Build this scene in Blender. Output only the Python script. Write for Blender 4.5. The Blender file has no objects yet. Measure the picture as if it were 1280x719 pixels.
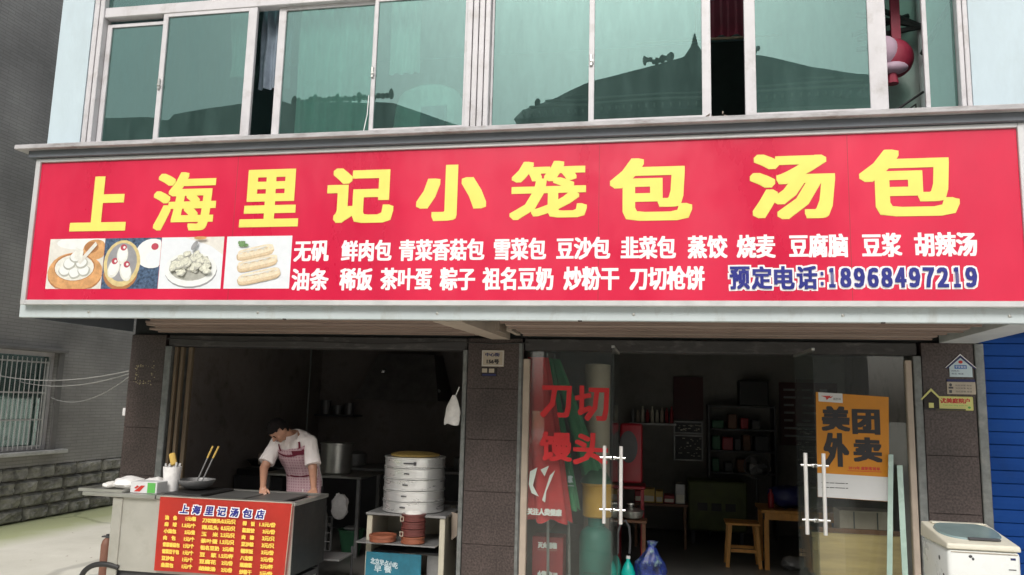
import bpy, bmesh, math, random
from mathutils import Vector, Matrix, noise
random.seed(7)
scene = bpy.context.scene
COL = scene.collection

# ------------------------------------------------------------------ camera
cd = bpy.data.cameras.new("camera")
cd.sensor_width = 36.0
cd.lens = 27.56
cd.clip_start = 0.05
cd.clip_end = 2000
cam = bpy.data.objects.new("camera", cd)
COL.objects.link(cam)
_r = Vector((0.98257, 0.18420, 0.02508)); _u = Vector((0.00171, -0.14386, 0.98960)); _b = Vector((0.18589, -0.97230, -0.14167))
_m = Matrix((_r, _u, _b)).transposed().to_4x4()
_m.translation = Vector((0, -7.5, 1.85))
cam.matrix_world = _m
scene.camera = cam

# ------------------------------------------------------------------ world, sun, exposure
SUN_EL, SUN_AZ = 43.0, 184.0          # azimuth clockwise from +Y: the sun stands behind the camera
world = bpy.data.worlds.new("World")
scene.world = world
world.use_nodes = True
wt = world.node_tree
sky = wt.nodes.new("ShaderNodeTexSky")
sky.sky_type = 'NISHITA'
sky.sun_disc = False
sky.sun_elevation = math.radians(SUN_EL)
sky.sun_rotation = math.radians(SUN_AZ)
sky.air_density = 1.0
sky.dust_density = 5.0
sky.ozone_density = 1.0
bg = wt.nodes["Background"]
bg.inputs["Strength"].default_value = 0.15
hs = wt.nodes.new("ShaderNodeHueSaturation")
hs.inputs["Saturation"].default_value = 0.32
wt.links.new(sky.outputs[0], hs.inputs["Color"])
wt.links.new(hs.outputs[0], bg.inputs["Color"])
sl = bpy.data.lights.new("sun", 'SUN')
sl.energy = 1.55
sl.angle = math.radians(20)
sl.color = (1.0, 0.96, 0.9)
sun = bpy.data.objects.new("sun", sl)
COL.objects.link(sun)
_az = math.radians(SUN_AZ); _el = math.radians(SUN_EL)
_d = Vector((math.sin(_az) * math.cos(_el), math.cos(_az) * math.cos(_el), math.sin(_el)))
sun.rotation_euler = _d.to_track_quat('Z', 'Y').to_euler()
scene.view_settings.view_transform = 'Standard'
scene.view_settings.look = 'None'
scene.view_settings.exposure = 0.04
scene.view_settings.gamma = 1.0

# ------------------------------------------------------------------ materials
def new_mat(name):
    m = bpy.data.materials.new(name)
    m.use_nodes = True
    return m, m.node_tree, m.node_tree.nodes["Principled BSDF"]

def _coords(nt, scale=(1, 1, 1)):
    g = nt.nodes.new("ShaderNodeNewGeometry")
    mp = nt.nodes.new("ShaderNodeMapping")
    mp.inputs["Scale"].default_value = scale
    nt.links.new(g.outputs["Position"], mp.inputs["Vector"])
    return mp.outputs[0]

def M(name, col, rough=0.6, metal=0.0, var=0.18, scale=6.0, bump=0.15, bscale=40.0, stretch=(1, 1, 1), dirt=None, dirt_amt=0.5, dscale=3.0, spec=0.5, coat=0.0):
    """Base colour with broad and fine mottling, optional dirt patches, roughness breakup and bump."""
    m, nt, p = new_mat(name)
    L = nt.links.new
    co = _coords(nt, stretch)
    n1 = nt.nodes.new("ShaderNodeTexNoise"); n1.inputs["Scale"].default_value = scale; n1.inputs["Detail"].default_value = 6; n1.inputs["Roughness"].default_value = 0.65
    L(co, n1.inputs["Vector"])
    mr = nt.nodes.new("ShaderNodeMapRange"); mr.inputs[1].default_value = 0.3; mr.inputs[2].default_value = 0.7
    mr.inputs[3].default_value = 1 - var; mr.inputs[4].default_value = 1 + var
    L(n1.outputs["Fac"], mr.inputs[0])
    vm = nt.nodes.new("ShaderNodeVectorMath"); vm.operation = 'SCALE'
    vm.inputs[0].default_value = col[:3]
    L(mr.outputs[0], vm.inputs["Scale"])
    out = vm.outputs[0]
    if dirt:
        n2 = nt.nodes.new("ShaderNodeTexNoise"); n2.inputs["Scale"].default_value = dscale; n2.inputs["Detail"].default_value = 8; n2.inputs["Roughness"].default_value = 0.7
        L(co, n2.inputs["Vector"])
        r2 = nt.nodes.new("ShaderNodeMapRange"); r2.inputs[1].default_value = 0.52; r2.inputs[2].default_value = 0.72
        r2.inputs[3].default_value = 0; r2.inputs[4].default_value = dirt_amt
        L(n2.outputs["Fac"], r2.inputs[0])
        mx = nt.nodes.new("ShaderNodeMix"); mx.data_type = 'RGBA'
        L(r2.outputs[0], mx.inputs["Factor"]); L(out, mx.inputs["A"])
        mx.inputs["B"].default_value = (*dirt, 1)
        out = mx.outputs["Result"]
    L(out, p.inputs["Base Color"])
    p.inputs["Metallic"].default_value = metal
    p.inputs["Specular IOR Level"].default_value = spec
    p.inputs["Coat Weight"].default_value = coat
    rr = nt.nodes.new("ShaderNodeMapRange"); rr.inputs[1].default_value = 0.3; rr.inputs[2].default_value = 0.7
    rr.inputs[3].default_value = max(0.03, rough - 0.1); rr.inputs[4].default_value = min(1, rough + 0.1)
    L(n1.outputs["Fac"], rr.inputs[0]); L(rr.outputs[0], p.inputs["Roughness"])
    if bump > 0:
        n3 = nt.nodes.new("ShaderNodeTexNoise"); n3.inputs["Scale"].default_value = bscale; n3.inputs["Detail"].default_value = 4
        L(co, n3.inputs["Vector"])
        b = nt.nodes.new("ShaderNodeBump"); b.inputs["Strength"].default_value = bump; b.inputs["Distance"].default_value = 0.01
        L(n3.outputs["Fac"], b.inputs["Height"]); L(b.outputs[0], p.inputs["Normal"])
    return m

def glass_mat(name, tint, refl, gcol=(1, 1, 1), rough=0.0, dust=0.0, dcol=(.3, .4, .38)):
    m, nt, p = new_mat(name)
    L = nt.links.new
    nt.nodes.remove(p)
    out = nt.nodes["Material Output"]
    t = nt.nodes.new("ShaderNodeBsdfTransparent"); t.inputs[0].default_value = (*tint, 1)
    g = nt.nodes.new("ShaderNodeBsdfGlossy"); g.inputs["Color"].default_value = (*gcol, 1); g.inputs["Roughness"].default_value = rough
    lw = nt.nodes.new("ShaderNodeLayerWeight"); lw.inputs[0].default_value = 0.3
    mr = nt.nodes.new("ShaderNodeMapRange"); mr.inputs[3].default_value = refl; mr.inputs[4].default_value = min(1, refl + 0.55)
    L(lw.outputs["Fresnel"], mr.inputs[0])
    co = _coords(nt, (0.7, 0.7, 0.4))
    n = nt.nodes.new("ShaderNodeTexNoise"); n.inputs["Scale"].default_value = 1.2; n.inputs["Detail"].default_value = 2
    L(co, n.inputs["Vector"])
    b = nt.nodes.new("ShaderNodeBump"); b.inputs["Strength"].default_value = 0.10; b.inputs["Distance"].default_value = 0.03
    L(n.outputs["Fac"], b.inputs["Height"]); L(b.outputs[0], g.inputs["Normal"])
    mx = nt.nodes.new("ShaderNodeMixShader")
    L(mr.outputs[0], mx.inputs[0]); L(t.outputs[0], mx.inputs[1]); L(g.outputs[0], mx.inputs[2])
    fin = mx.outputs[0]
    if dust > 0:
        df = nt.nodes.new("ShaderNodeBsdfDiffuse"); df.inputs[0].default_value = (*dcol, 1)
        m2 = nt.nodes.new("ShaderNodeMixShader")
        dn = nt.nodes.new("ShaderNodeTexNoise"); dn.inputs["Scale"].default_value = 3.0; dn.inputs["Detail"].default_value = 8; dn.inputs["Roughness"].default_value = 0.7
        L(_coords(nt, (2.2, 2.2, 0.5)), dn.inputs["Vector"])
        dr = nt.nodes.new("ShaderNodeMapRange"); dr.inputs[1].default_value = 0.3; dr.inputs[2].default_value = 0.75; dr.inputs[3].default_value = dust * .55; dr.inputs[4].default_value = dust * 1.6
        L(dn.outputs["Fac"], dr.inputs[0]); L(dr.outputs[0], m2.inputs[0])
        L(fin, m2.inputs[1]); L(df.outputs[0], m2.inputs[2]); fin = m2.outputs[0]
    L(fin, out.inputs["Surface"])
    return m

def tile_wall_mat(name, col, mortar, bw, bh, rough=0.7, axis='YZ'):
    m, nt, p = new_mat(name)
    L = nt.links.new
    g = nt.nodes.new("ShaderNodeNewGeometry")
    sp = nt.nodes.new("ShaderNodeSeparateXYZ"); L(g.outputs["Position"], sp.inputs[0])
    cb = nt.nodes.new("ShaderNodeCombineXYZ")
    L(sp.outputs["Y" if axis == 'YZ' else "X"], cb.inputs[0]); L(sp.outputs["Z"], cb.inputs[1])
    br = nt.nodes.new("ShaderNodeTexBrick")
    br.inputs["Scale"].default_value = 1; br.inputs["Brick Width"].default_value = bw; br.inputs["Row Height"].default_value = bh
    br.inputs["Mortar Size"].default_value = 0.006; br.inputs["Mortar Smooth"].default_value = 0.3
    br.inputs["Color1"].default_value = (*[c * 0.95 for c in col], 1); br.inputs["Color2"].default_value = (*[c * 1.05 for c in col], 1)
    br.inputs["Mortar"].default_value = (*mortar, 1)
    L(cb.outputs[0], br.inputs["Vector"])
    n = nt.nodes.new("ShaderNodeTexNoise"); n.inputs["Scale"].default_value = 0.9; n.inputs["Detail"].default_value = 8
    L(g.outputs["Position"], n.inputs["Vector"])
    mr = nt.nodes.new("ShaderNodeMapRange"); mr.inputs[1].default_value = 0.3; mr.inputs[2].default_value = 0.7; mr.inputs[3].default_value = 0.68; mr.inputs[4].default_value = 1.25
    L(n.outputs["Fac"], mr.inputs[0])
    vm = nt.nodes.new("ShaderNodeVectorMath"); vm.operation = 'SCALE'
    L(br.outputs["Color"], vm.inputs[0]); L(mr.outputs[0], vm.inputs["Scale"])
    L(vm.outputs[0], p.inputs["Base Color"])
    p.inputs["Roughness"].default_value = rough
    b = nt.nodes.new("ShaderNodeBump"); b.inputs["Strength"].default_value = 0.6; b.inputs["Distance"].default_value = 0.006; b.invert = True
    L(br.outputs["Fac"], b.inputs["Height"]); L(b.outputs[0], p.inputs["Normal"])
    return m

def granite_mat(name, dark, light):
    m, nt, p = new_mat(name)
    L = nt.links.new
    co = _coords(nt)
    v = nt.nodes.new("ShaderNodeTexVoronoi"); v.inputs["Scale"].default_value = 90
    L(co, v.inputs["Vector"])
    n = nt.nodes.new("ShaderNodeTexNoise"); n.inputs["Scale"].default_value = 55; n.inputs["Detail"].default_value = 5
    L(co, n.inputs["Vector"])
    n2 = nt.nodes.new("ShaderNodeTexNoise"); n2.inputs["Scale"].default_value = 2.2; n2.inputs["Detail"].default_value = 6
    L(co, n2.inputs["Vector"])
    cr = nt.nodes.new("ShaderNodeValToRGB")
    cr.color_ramp.elements[0].position = 0.38; cr.color_ramp.elements[0].color = (*dark, 1)
    cr.color_ramp.elements[1].position = 0.66; cr.color_ramp.elements[1].color = (*light, 1)
    L(n.outputs["Fac"], cr.inputs[0])
    mr = nt.nodes.new("ShaderNodeMapRange"); mr.inputs[1].default_value = 0.3; mr.inputs[2].default_value = 0.7; mr.inputs[3].default_value = 0.7; mr.inputs[4].default_value = 1.25
    L(n2.outputs["Fac"], mr.inputs[0])
    vm = nt.nodes.new("ShaderNodeVectorMath"); vm.operation = 'SCALE'
    L(cr.outputs[0], vm.inputs[0]); L(mr.outputs[0], vm.inputs["Scale"])
    L(vm.outputs[0], p.inputs["Base Color"])
    p.inputs["Roughness"].default_value = 0.45
    return m

def concrete_ground_mat():
    m, nt, p = new_mat("concrete_ground")
    L = nt.links.new
    g = nt.nodes.new("ShaderNodeNewGeometry")
    n = nt.nodes.new("ShaderNodeTexNoise"); n.inputs["Scale"].default_value = 0.8; n.inputs["Detail"].default_value = 9; n.inputs["Roughness"].default_value = 0.65
    L(g.outputs["Position"], n.inputs["Vector"])
    cr = nt.nodes.new("ShaderNodeValToRGB")
    cr.color_ramp.elements[0].position = 0.3; cr.color_ramp.elements[0].color = (0.60, 0.58, 0.50, 1)
    cr.color_ramp.elements[1].position = 0.7; cr.color_ramp.elements[1].color = (0.78, 0.76, 0.68, 1)
    L(n.outputs["Fac"], cr.inputs[0])
    # moss stain growing out from the neighbour's wall foot
    sp = nt.nodes.new("ShaderNodeSeparateXYZ"); L(g.outputs["Position"], sp.inputs[0])
    nw = nt.nodes.new("ShaderNodeTexNoise"); nw.inputs["Scale"].default_value = 1.6; nw.inputs["Detail"].default_value = 5
    L(g.outputs["Position"], nw.inputs["Vector"])
    ad = nt.nodes.new("ShaderNodeMath"); ad.operation = 'MULTIPLY_ADD'; ad.inputs[1].default_value = -0.9
    L(nw.outputs["Fac"], ad.inputs[0]); L(sp.outputs["X"], ad.inputs[2])
    mm = nt.nodes.new("ShaderNodeMapRange"); mm.inputs[1].default_value = -8.55; mm.inputs[2].default_value = -7.9; mm.inputs[3].default_value = 0.85; mm.inputs[4].default_value = 0
    L(ad.outputs[0], mm.inputs[0])
    mx = nt.nodes.new("ShaderNodeMix"); mx.data_type = 'RGBA'
    L(mm.outputs[0], mx.inputs["Factor"]); L(cr.outputs[0], mx.inputs["A"]); mx.inputs["B"].default_value = (0.38, 0.42, 0.20, 1)
    # cracks
    ns = nt.nodes.new("ShaderNodeVectorMath"); ns.operation = 'MULTIPLY_ADD'; ns.inputs[1].default_value = (0.5, 0.5, 0)
    L(nw.outputs["Color"], ns.inputs[0]); L(g.outputs["Position"], ns.inputs[2])
    v = nt.nodes.new("ShaderNodeTexVoronoi"); v.feature = 'DISTANCE_TO_EDGE'; v.inputs["Scale"].default_value = 0.21
    L(ns.outputs[0], v.inputs["Vector"])
    mc = nt.nodes.new("ShaderNodeMapRange"); mc.inputs[1].default_value = 0.003; mc.inputs[2].default_value = 0.009; mc.inputs[3].default_value = 0.72; mc.inputs[4].default_value = 1
    L(v.outputs["Distance"], mc.inputs[0])
    vm = nt.nodes.new("ShaderNodeVectorMath"); vm.operation = 'SCALE'
    L(mx.outputs["Result"], vm.inputs[0]); L(mc.outputs[0], vm.inputs["Scale"])
    L(vm.outputs[0], p.inputs["Base Color"])
    p.inputs["Roughness"].default_value = 0.8
    n3 = nt.nodes.new("ShaderNodeTexNoise"); n3.inputs["Scale"].default_value = 30; n3.inputs["Detail"].default_value = 6
    L(g.outputs["Position"], n3.inputs["Vector"])
    b = nt.nodes.new("ShaderNodeBump"); b.inputs["Strength"].default_value = 0.3; b.inputs["Distance"].default_value = 0.01
    L(n3.outputs["Fac"], b.inputs["Height"]); L(b.outputs[0], p.inputs["Normal"])
    return m

def check_mat(name, a, b_, size):
    """Woven check, kept fine."""
    m, nt, p = new_mat(name)
    L = nt.links.new
    tc = nt.nodes.new("ShaderNodeTexCoord")
    w1 = nt.nodes.new("ShaderNodeTexWave"); w1.bands_direction = 'X'; w1.inputs["Scale"].default_value = size
    w2 = nt.nodes.new("ShaderNodeTexWave"); w2.bands_direction = 'Z'; w2.inputs["Scale"].default_value = size
    L(tc.outputs["Object"], w1.inputs[0]); L(tc.outputs["Object"], w2.inputs[0])
    md = nt.nodes.new("ShaderNodeMath"); md.operation = 'MULTIPLY'; L(w1.outputs["Fac"], md.inputs[0]); L(w2.outputs["Fac"], md.inputs[1])
    mx = nt.nodes.new("ShaderNodeMix"); mx.data_type = 'RGBA'
    L(md.outputs[0], mx.inputs["Factor"]); mx.inputs["A"].default_value = (*a, 1); mx.inputs["B"].default_value = (*b_, 1)
    L(mx.outputs["Result"], p.inputs["Base Color"]); p.inputs["Roughness"].default_value = 0.85
    return m

def curtain_mat():
    m, nt, p = new_mat("floral_curtain")
    L = nt.links.new
    co = _coords(nt)
    v = nt.nodes.new("ShaderNodeTexVoronoi"); v.inputs["Scale"].default_value = 6.5
    L(co, v.inputs["Vector"])
    n = nt.nodes.new("ShaderNodeTexNoise"); n.inputs["Scale"].default_value = 16; n.inputs["Detail"].default_value = 4
    L(co, n.inputs["Vector"])
    ad = nt.nodes.new("ShaderNodeMath"); ad.operation = 'ADD'; L(v.outputs["Distance"], ad.inputs[0]); L(n.outputs["Fac"], ad.inputs[1])
    mr = nt.nodes.new("ShaderNodeMapRange"); mr.inputs[1].default_value = 0.66; mr.inputs[2].default_value = 0.78
    L(ad.outputs[0], mr.inputs[0])
    mx = nt.nodes.new("ShaderNodeMix"); mx.data_type = 'RGBA'
    L(mr.outputs[0], mx.inputs["Factor"]); mx.inputs["A"].default_value = (0.05, 0.09, 0.07, 1); mx.inputs["B"].default_value = (0.55, 0.62, 0.58, 1)
    L(mx.outputs["Result"], p.inputs["Base Color"]); p.inputs["Roughness"].default_value = 0.9
    return m

K = {}
K['wall_grey'] = tile_wall_mat("grey_strip_tile", (0.30, 0.292, 0.28), (0.24, 0.234, 0.222), 0.235, 0.047)
K['stone'] = M("rough_stone", (0.27, 0.265, 0.24), 0.9, var=0.55, scale=5, bump=1.0, bscale=22, dirt=(0.05, 0.05, 0.045), dirt_amt=0.7, dscale=4)
K['mortar'] = M("stone_mortar", (0.06, 0.058, 0.055), 0.95, bump=0.4)
K['ground'] = concrete_ground_mat()
K['paleblue'] = M("pale_blue_wall_paint", (0.50, 0.60, 0.65), 0.75, var=0.07, scale=2.5, bump=0.25, bscale=25, dirt=(0.36, 0.42, 0.42), dirt_amt=0.35, dscale=1.4, stretch=(1, 1, 0.4))
K['fascia'] = M("pale_grey_fascia", (0.50, 0.56, 0.57), 0.45, var=0.08, scale=2, bump=0.03, dirt=(0.26, 0.24, 0.20), dirt_amt=0.6, dscale=4, stretch=(1, 1, .5))
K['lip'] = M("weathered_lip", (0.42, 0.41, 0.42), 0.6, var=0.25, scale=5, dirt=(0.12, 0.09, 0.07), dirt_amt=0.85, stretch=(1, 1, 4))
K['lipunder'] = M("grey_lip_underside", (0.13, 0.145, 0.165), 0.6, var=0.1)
K['alu'] = M("white_window_frame", (0.58, 0.565, 0.58), 0.38, var=0.08, bump=0.0, dirt=(0.3, 0.27, 0.24), dirt_amt=0.55, dscale=5)
K['steel'] = M("brushed_steel", (0.52, 0.52, 0.49), 0.36, metal=0.85, var=0.12, scale=3, bump=0.05, bscale=90, stretch=(1, 1, 6), dirt=(0.30, 0.29, 0.25), dirt_amt=0.45)
K['steelplain'] = M("steel_panel", (0.47, 0.46, 0.41), 0.45, metal=0.45, var=0.1, scale=2.5, bump=0.04, bscale=60, dirt=(0.28, 0.26, 0.2), dirt_amt=0.4)
K['chrome'] = M("chrome", (0.75, 0.75, 0.74), 0.18, metal=0.9, var=0.03, bump=0)
K['handle'] = M("satin_handle_steel", (0.68, 0.66, 0.64), 0.4, metal=0.4, var=0.05, bump=0)
K['signred'] = M("red_sign_film", (0.62, 0.011, 0.055), 0.33, var=0.09, scale=1.1, bump=0.0, spec=0.5, dirt=(0.52, 0.03, 0.07), dirt_amt=0.3, dscale=0.7, stretch=(1, 1, .5))
def _sheen(m):
    nt = m.node_tree; p = nt.nodes["Principled BSDF"]
    n = nt.nodes.new("ShaderNodeTexNoise"); n.inputs["Scale"].default_value = 0.9; n.inputs["Detail"].default_value = 3
    nt.links.new(_coords(nt, (1.4, 1, .7)), n.inputs["Vector"])
    b = nt.nodes.new("ShaderNodeBump"); b.inputs["Strength"].default_value = 0.5; b.inputs["Distance"].default_value = 0.08
    nt.links.new(n.outputs["Fac"], b.inputs["Height"]); nt.links.new(b.outputs[0], p.inputs["Normal"])
_sheen(K['signred'])
K['signyellow'] = M("yellow_lettering", (0.79, 0.72, 0.15), 0.4, var=0.04, bump=0)
K['signwhite'] = M("white_lettering", (0.88, 0.86, 0.86), 0.4, var=0.03, bump=0)
K['signblue'] = M("blue_lettering", (0.02, 0.025, 0.22), 0.4, var=0.03, bump=0)
K['signframe'] = M("sign_frame_aluminium", (0.62, 0.62, 0.62), 0.4, metal=0.3, var=0.08, bump=0, dirt=(0.4, 0.38, 0.36), dirt_amt=0.3)
K['banner'] = M("red_vinyl_banner", (0.74, 0.065, 0.045), 0.42, var=0.08, scale=3, bump=0.1, bscale=9)
K['banneryellow'] = M("banner_yellow_print", (0.92, 0.62, 0.10), 0.5, var=0.05, bump=0)
K['granite'] = granite_mat("brown_granite", (0.038, 0.026, 0.024), (0.088, 0.066, 0.06))
K['granitejoint'] = M("granite_joint", (0.03, 0.025, 0.024), 0.8)
K['glue'] = M("dried_glue", (0.35, 0.30, 0.18), 0.8, var=0.3)
K['rail'] = M("grey_guide_rail", (0.17, 0.18, 0.175), 0.5, metal=0.3, var=0.3, scale=12, dirt=(0.30, 0.29, 0.27), dirt_amt=0.6, dscale=9)
K['brownrail'] = M("brown_wood_rail", (0.15, 0.11, 0.07), 0.6, var=0.3, scale=6, stretch=(4, 4, 0.4))
K['darkheader'] = M("dark_shutter_box", (0.045, 0.042, 0.042), 0.6, var=0.3, scale=3, dirt=(0.20, 0.19, 0.18), dirt_amt=0.5, dscale=5, stretch=(1, 1, 2.5))
K['soffit'] = M("brown_soffit_plank", (0.27, 0.20, 0.165), 0.65, var=0.2, scale=2.5, stretch=(0.5, 4, 1), dirt=(0.09, 0.05, 0.05), dirt_amt=0.6, dscale=1.2)
K['beam'] = M("beige_beam", (0.40, 0.33, 0.27), 0.7, var=0.15, scale=4)
K['beamgrey'] = M("light_grey_beam", (0.46, 0.47, 0.46), 0.7, var=0.12, scale=4)
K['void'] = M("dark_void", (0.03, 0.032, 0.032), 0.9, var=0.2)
K['inwall'] = M("sooty_wall", (0.29, 0.25, 0.23), 0.8, var=0.25, scale=1.5, bump=0.1, dirt=(0.08, 0.07, 0.065), dirt_amt=0.7)
K['inwall2'] = M("dim_plaster", (0.25, 0.24, 0.22), 0.8, var=0.25, scale=1.5, dirt=(0.10, 0.085, 0.08), dirt_amt=0.6)
K['infloor'] = M("greasy_floor", (0.15, 0.145, 0.135), 0.45, var=0.3, scale=4)
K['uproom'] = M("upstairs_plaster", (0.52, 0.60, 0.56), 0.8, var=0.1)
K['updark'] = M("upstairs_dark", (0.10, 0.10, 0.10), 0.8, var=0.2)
K['greenglass'] = glass_mat("green_reflective_glass", (0.60, 0.81, 0.76), 0.17, (0.44, 0.60, 0.58), 0.0, dust=0.16, dcol=(.18, .29, .27))
K['clearglass'] = glass_mat("door_glass", (0.91, 0.94, 0.92), 0.025, (1, 1, 1), 0.0, dust=0.006, dcol=(.5, .5, .48))
K['nbglass'] = glass_mat("grey_window_glass", (0.7, 0.78, 0.75), 0.12, (0.8, 0.9, 0.9), 0.02)
K['curtain'] = M("pale_curtain", (0.80, 0.82, 0.80), 0.9, var=0.06, bump=0)
K['curtainblue'] = M("blue_grey_curtain", (0.22, 0.27, 0.33), 0.9, var=0.25, scale=7)
K['floral'] = curtain_mat()
K['blueshutter'] = M("blue_painted_shutter", (0.004, 0.040, 0.19), 0.7, spec=0.15, var=0.2, scale=2, bump=0.05, dirt=(0.015, 0.05, 0.16), dirt_amt=0.5, dscale=2)
K['machine'] = M("white_enamel", (0.72, 0.74, 0.72), 0.3, var=0.03, scale=3, bump=0, dirt=(0.5, 0.48, 0.42), dirt_amt=0.25, dscale=6)
K['cream'] = M("aged_cream_plastic", (0.66, 0.63, 0.52), 0.4, var=0.06, bump=0)
K['lid'] = M("smoky_lid", (0.20, 0.28, 0.28), 0.15, var=0.1, bump=0, coat=0.5)
K['black'] = M("black_plastic", (0.02, 0.02, 0.02), 0.5, var=0.2)
K['darkgrey'] = M("dark_grey", (0.06, 0.06, 0.065), 0.55, var=0.2)
K['skin'] = M("skin", (0.42, 0.22, 0.145), 0.5, var=0.1, scale=14, bump=0.05, bscale=80)
K['hair'] = M("black_hair", (0.010, 0.008, 0.008), 0.85, var=0.3, scale=60, bump=0.6, bscale=160, spec=0.15)
K['shirt'] = M("white_cotton_shirt", (0.80, 0.74, 0.72), 0.85, var=0.06, scale=9, bump=0.5, bscale=16)
K['apron'] = check_mat("pink_check_apron", (0.62, 0.43, 0.46), (0.42, 0.20, 0.25), 11)
K['maroon'] = M("maroon_trim", (0.16, 0.015, 0.035), 0.8, var=0.15)
K['trousers'] = M("dark_trousers", (0.03, 0.03, 0.035), 0.85)
K['lips'] = M("lip_skin", (0.22, 0.08, 0.06), 0.5, var=0.05)
K['eye'] = M("dark_eye", (0.02, 0.015, 0.012), 0.3, var=0.05)
K['steamer'] = M("spun_aluminium", (0.86, 0.86, 0.85), 0.33, metal=0.7, var=0.06, scale=5, bump=0.0, stretch=(1, 1, 5), dirt=(0.55, 0.52, 0.45), dirt_amt=0.4, dscale=2)
K['bamboo'] = M("bamboo_mat", (0.36, 0.25, 0.07), 0.7, var=0.2, scale=20)
K['redwood'] = M("reddish_bamboo", (0.26, 0.085, 0.045), 0.5, var=0.25, scale=8, stretch=(1, 1, 5))
K['darkwood'] = M("dark_red_bamboo", (0.13, 0.035, 0.03), 0.5, var=0.25, scale=8, stretch=(1, 1, 5))
K['creamboard'] = M("cream_board", (0.48, 0.45, 0.36), 0.55, var=0.1, scale=4, dirt=(0.3, 0.26, 0.15), dirt_amt=0.4)
K['teal'] = M("teal_film", (0.015, 0.13, 0.19), 0.4, var=0.4, scale=4)
K['lidmetal'] = M('stained_steel_lid', (0.13, 0.13, 0.125), 0.45, metal=0.3, var=0.3)
K['palemetal'] = M("dull_shelf_metal", (0.26, 0.26, 0.26), 0.4, metal=0.4)
K['plasticbag'] = M("thin_white_plastic", (0.84, 0.82, 0.80), 0.5, var=0.12, scale=20, bump=0.6, bscale=18)
K['tealpaint'] = M("green_cylinder_paint", (0.03, 0.20, 0.165), 0.45, var=0.15, dirt=(0.04, 0.09, 0.08), dirt_amt=0.6)
K['yellowpl'] = M("yellow_plastic", (0.62, 0.33, 0.03), 0.45, var=0.08)
K['greenpl'] = M("dark_green_plastic", (0.035, 0.14, 0.07), 0.5, var=0.1)
K['redcloth'] = M("red_umbrella_cloth", (0.60, 0.04, 0.045), 0.75, var=0.15, scale=5)
K['greencloth'] = M("green_umbrella_cloth", (0.05, 0.24, 0.11), 0.75, var=0.15, scale=5)
K['redpl'] = M("red_plastic", (0.26, 0.012, 0.022), 0.4, var=0.1)
K['redbox'] = M("red_painted_box", (0.34, 0.03, 0.04), 0.5, var=0.1)
K['cyanpl'] = M("cyan_bottle", (0.0, 0.42, 0.36), 0.35, var=0.08)
K['bluebag'] = M("blue_print_bag", (0.015, 0.03, 0.17), 0.4, var=0.9, scale=14, bump=0.5, bscale=14, dirt=(0.30, 0.45, 0.35), dirt_amt=0.9, dscale=15)
K['stoolwood'] = M("orange_wood", (0.60, 0.29, 0.07), 0.5, var=0.2, scale=5, stretch=(3, 3, 0.6))
K['woodboard'] = M("pale_pine", (0.50, 0.36, 0.17), 0.55, var=0.22, scale=3, stretch=(0.6, 1, 6))
K['oldwood'] = M("brown_table_wood", (0.16, 0.07, 0.035), 0.55, var=0.25, scale=4, stretch=(0.6, 1, 6))
K['posteryellow'] = M("orange_yellow_poster", (0.56, 0.215, 0.008), 0.5, var=0.05, bump=0)
K['postwhite'] = M("white_paper", (0.62, 0.62, 0.62), 0.5, var=0.03, bump=0)
K['ink'] = M("black_ink", (0.02, 0.018, 0.02), 0.5, var=0.05, bump=0)
K['redink'] = M("red_ink", (0.5, 0.03, 0.02), 0.5, var=0.05, bump=0)
K['decalred'] = M("red_vinyl_decal", (0.62, 0.02, 0.025), 0.5, var=0.06, bump=0)
K['glassstrip'] = M("greenish_glass_edge", (0.34, 0.46, 0.40), 0.25, var=0.15, scale=4, bump=0)
K['plateyellow'] = M("pale_yellow_plate", (0.60, 0.58, 0.20), 0.45, var=0.06, bump=0)
K['platebeige'] = M("beige_number_plate", (0.42, 0.36, 0.28), 0.5, var=0.1)
K['platelight'] = M("pale_blue_plate", (0.50, 0.60, 0.64), 0.45, var=0.05, bump=0)
K['navy'] = M("navy_print", (0.015, 0.02, 0.10), 0.5, var=0.05, bump=0)
K['midblue'] = M("mid_blue_print", (0.01, 0.12, 0.40), 0.5, var=0.05, bump=0)
K['brass'] = M("yellow_wood_handle", (0.60, 0.40, 0.10), 0.5, var=0.1)
K['foodpink'] = M("bun_dough", (0.80, 0.78, 0.74), 0.6, var=0.05)
K['boxgreen'] = M("green_carton_print", (0.10, 0.40, 0.08), 0.5, var=0.1)
K['orangepl'] = M("orange_brown_bag", (0.20, 0.09, 0.06), 0.6, var=0.2)
K['greenboard'] = M("dull_green_board", (0.10, 0.12, 0.04), 0.6, var=0.25)
K['maroonboard'] = M("maroon_board", (0.07, 0.02, 0.02), 0.6)
K['lantern'] = M("pink_red_paper", (0.24, 0.015, 0.04), 0.6, var=0.1)
K['lanternpale'] = M("pale_pink_paper", (0.42, 0.30, 0.38), 0.6, var=0.1)
K['farwall'] = M("far_grey_wall", (0.42, 0.42, 0.40), 0.8, var=0.15, scale=0.6)  # unseen walls made pale to bounce light into the shop
K['fartile'] = M("far_dark_roof_tile", (0.07, 0.075, 0.07), 0.8, var=0.25, scale=1.5, stretch=(4, 1, 1))
K['grille'] = M('grey_painted_grille', (0.48, 0.48, 0.47), 0.5, dirt=(.15, .12, .1), dirt_amt=.5, dscale=8)
K['hoodsoot'] = M('sooty_hood_steel', (0.13, 0.12, 0.115), 0.6, var=.3)
K['hood'] = M('grey_hood', (0.16, 0.155, 0.15), 0.7)
K['wire'] = M("grey_cable", (0.30, 0.30, 0.29), 0.6)

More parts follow.
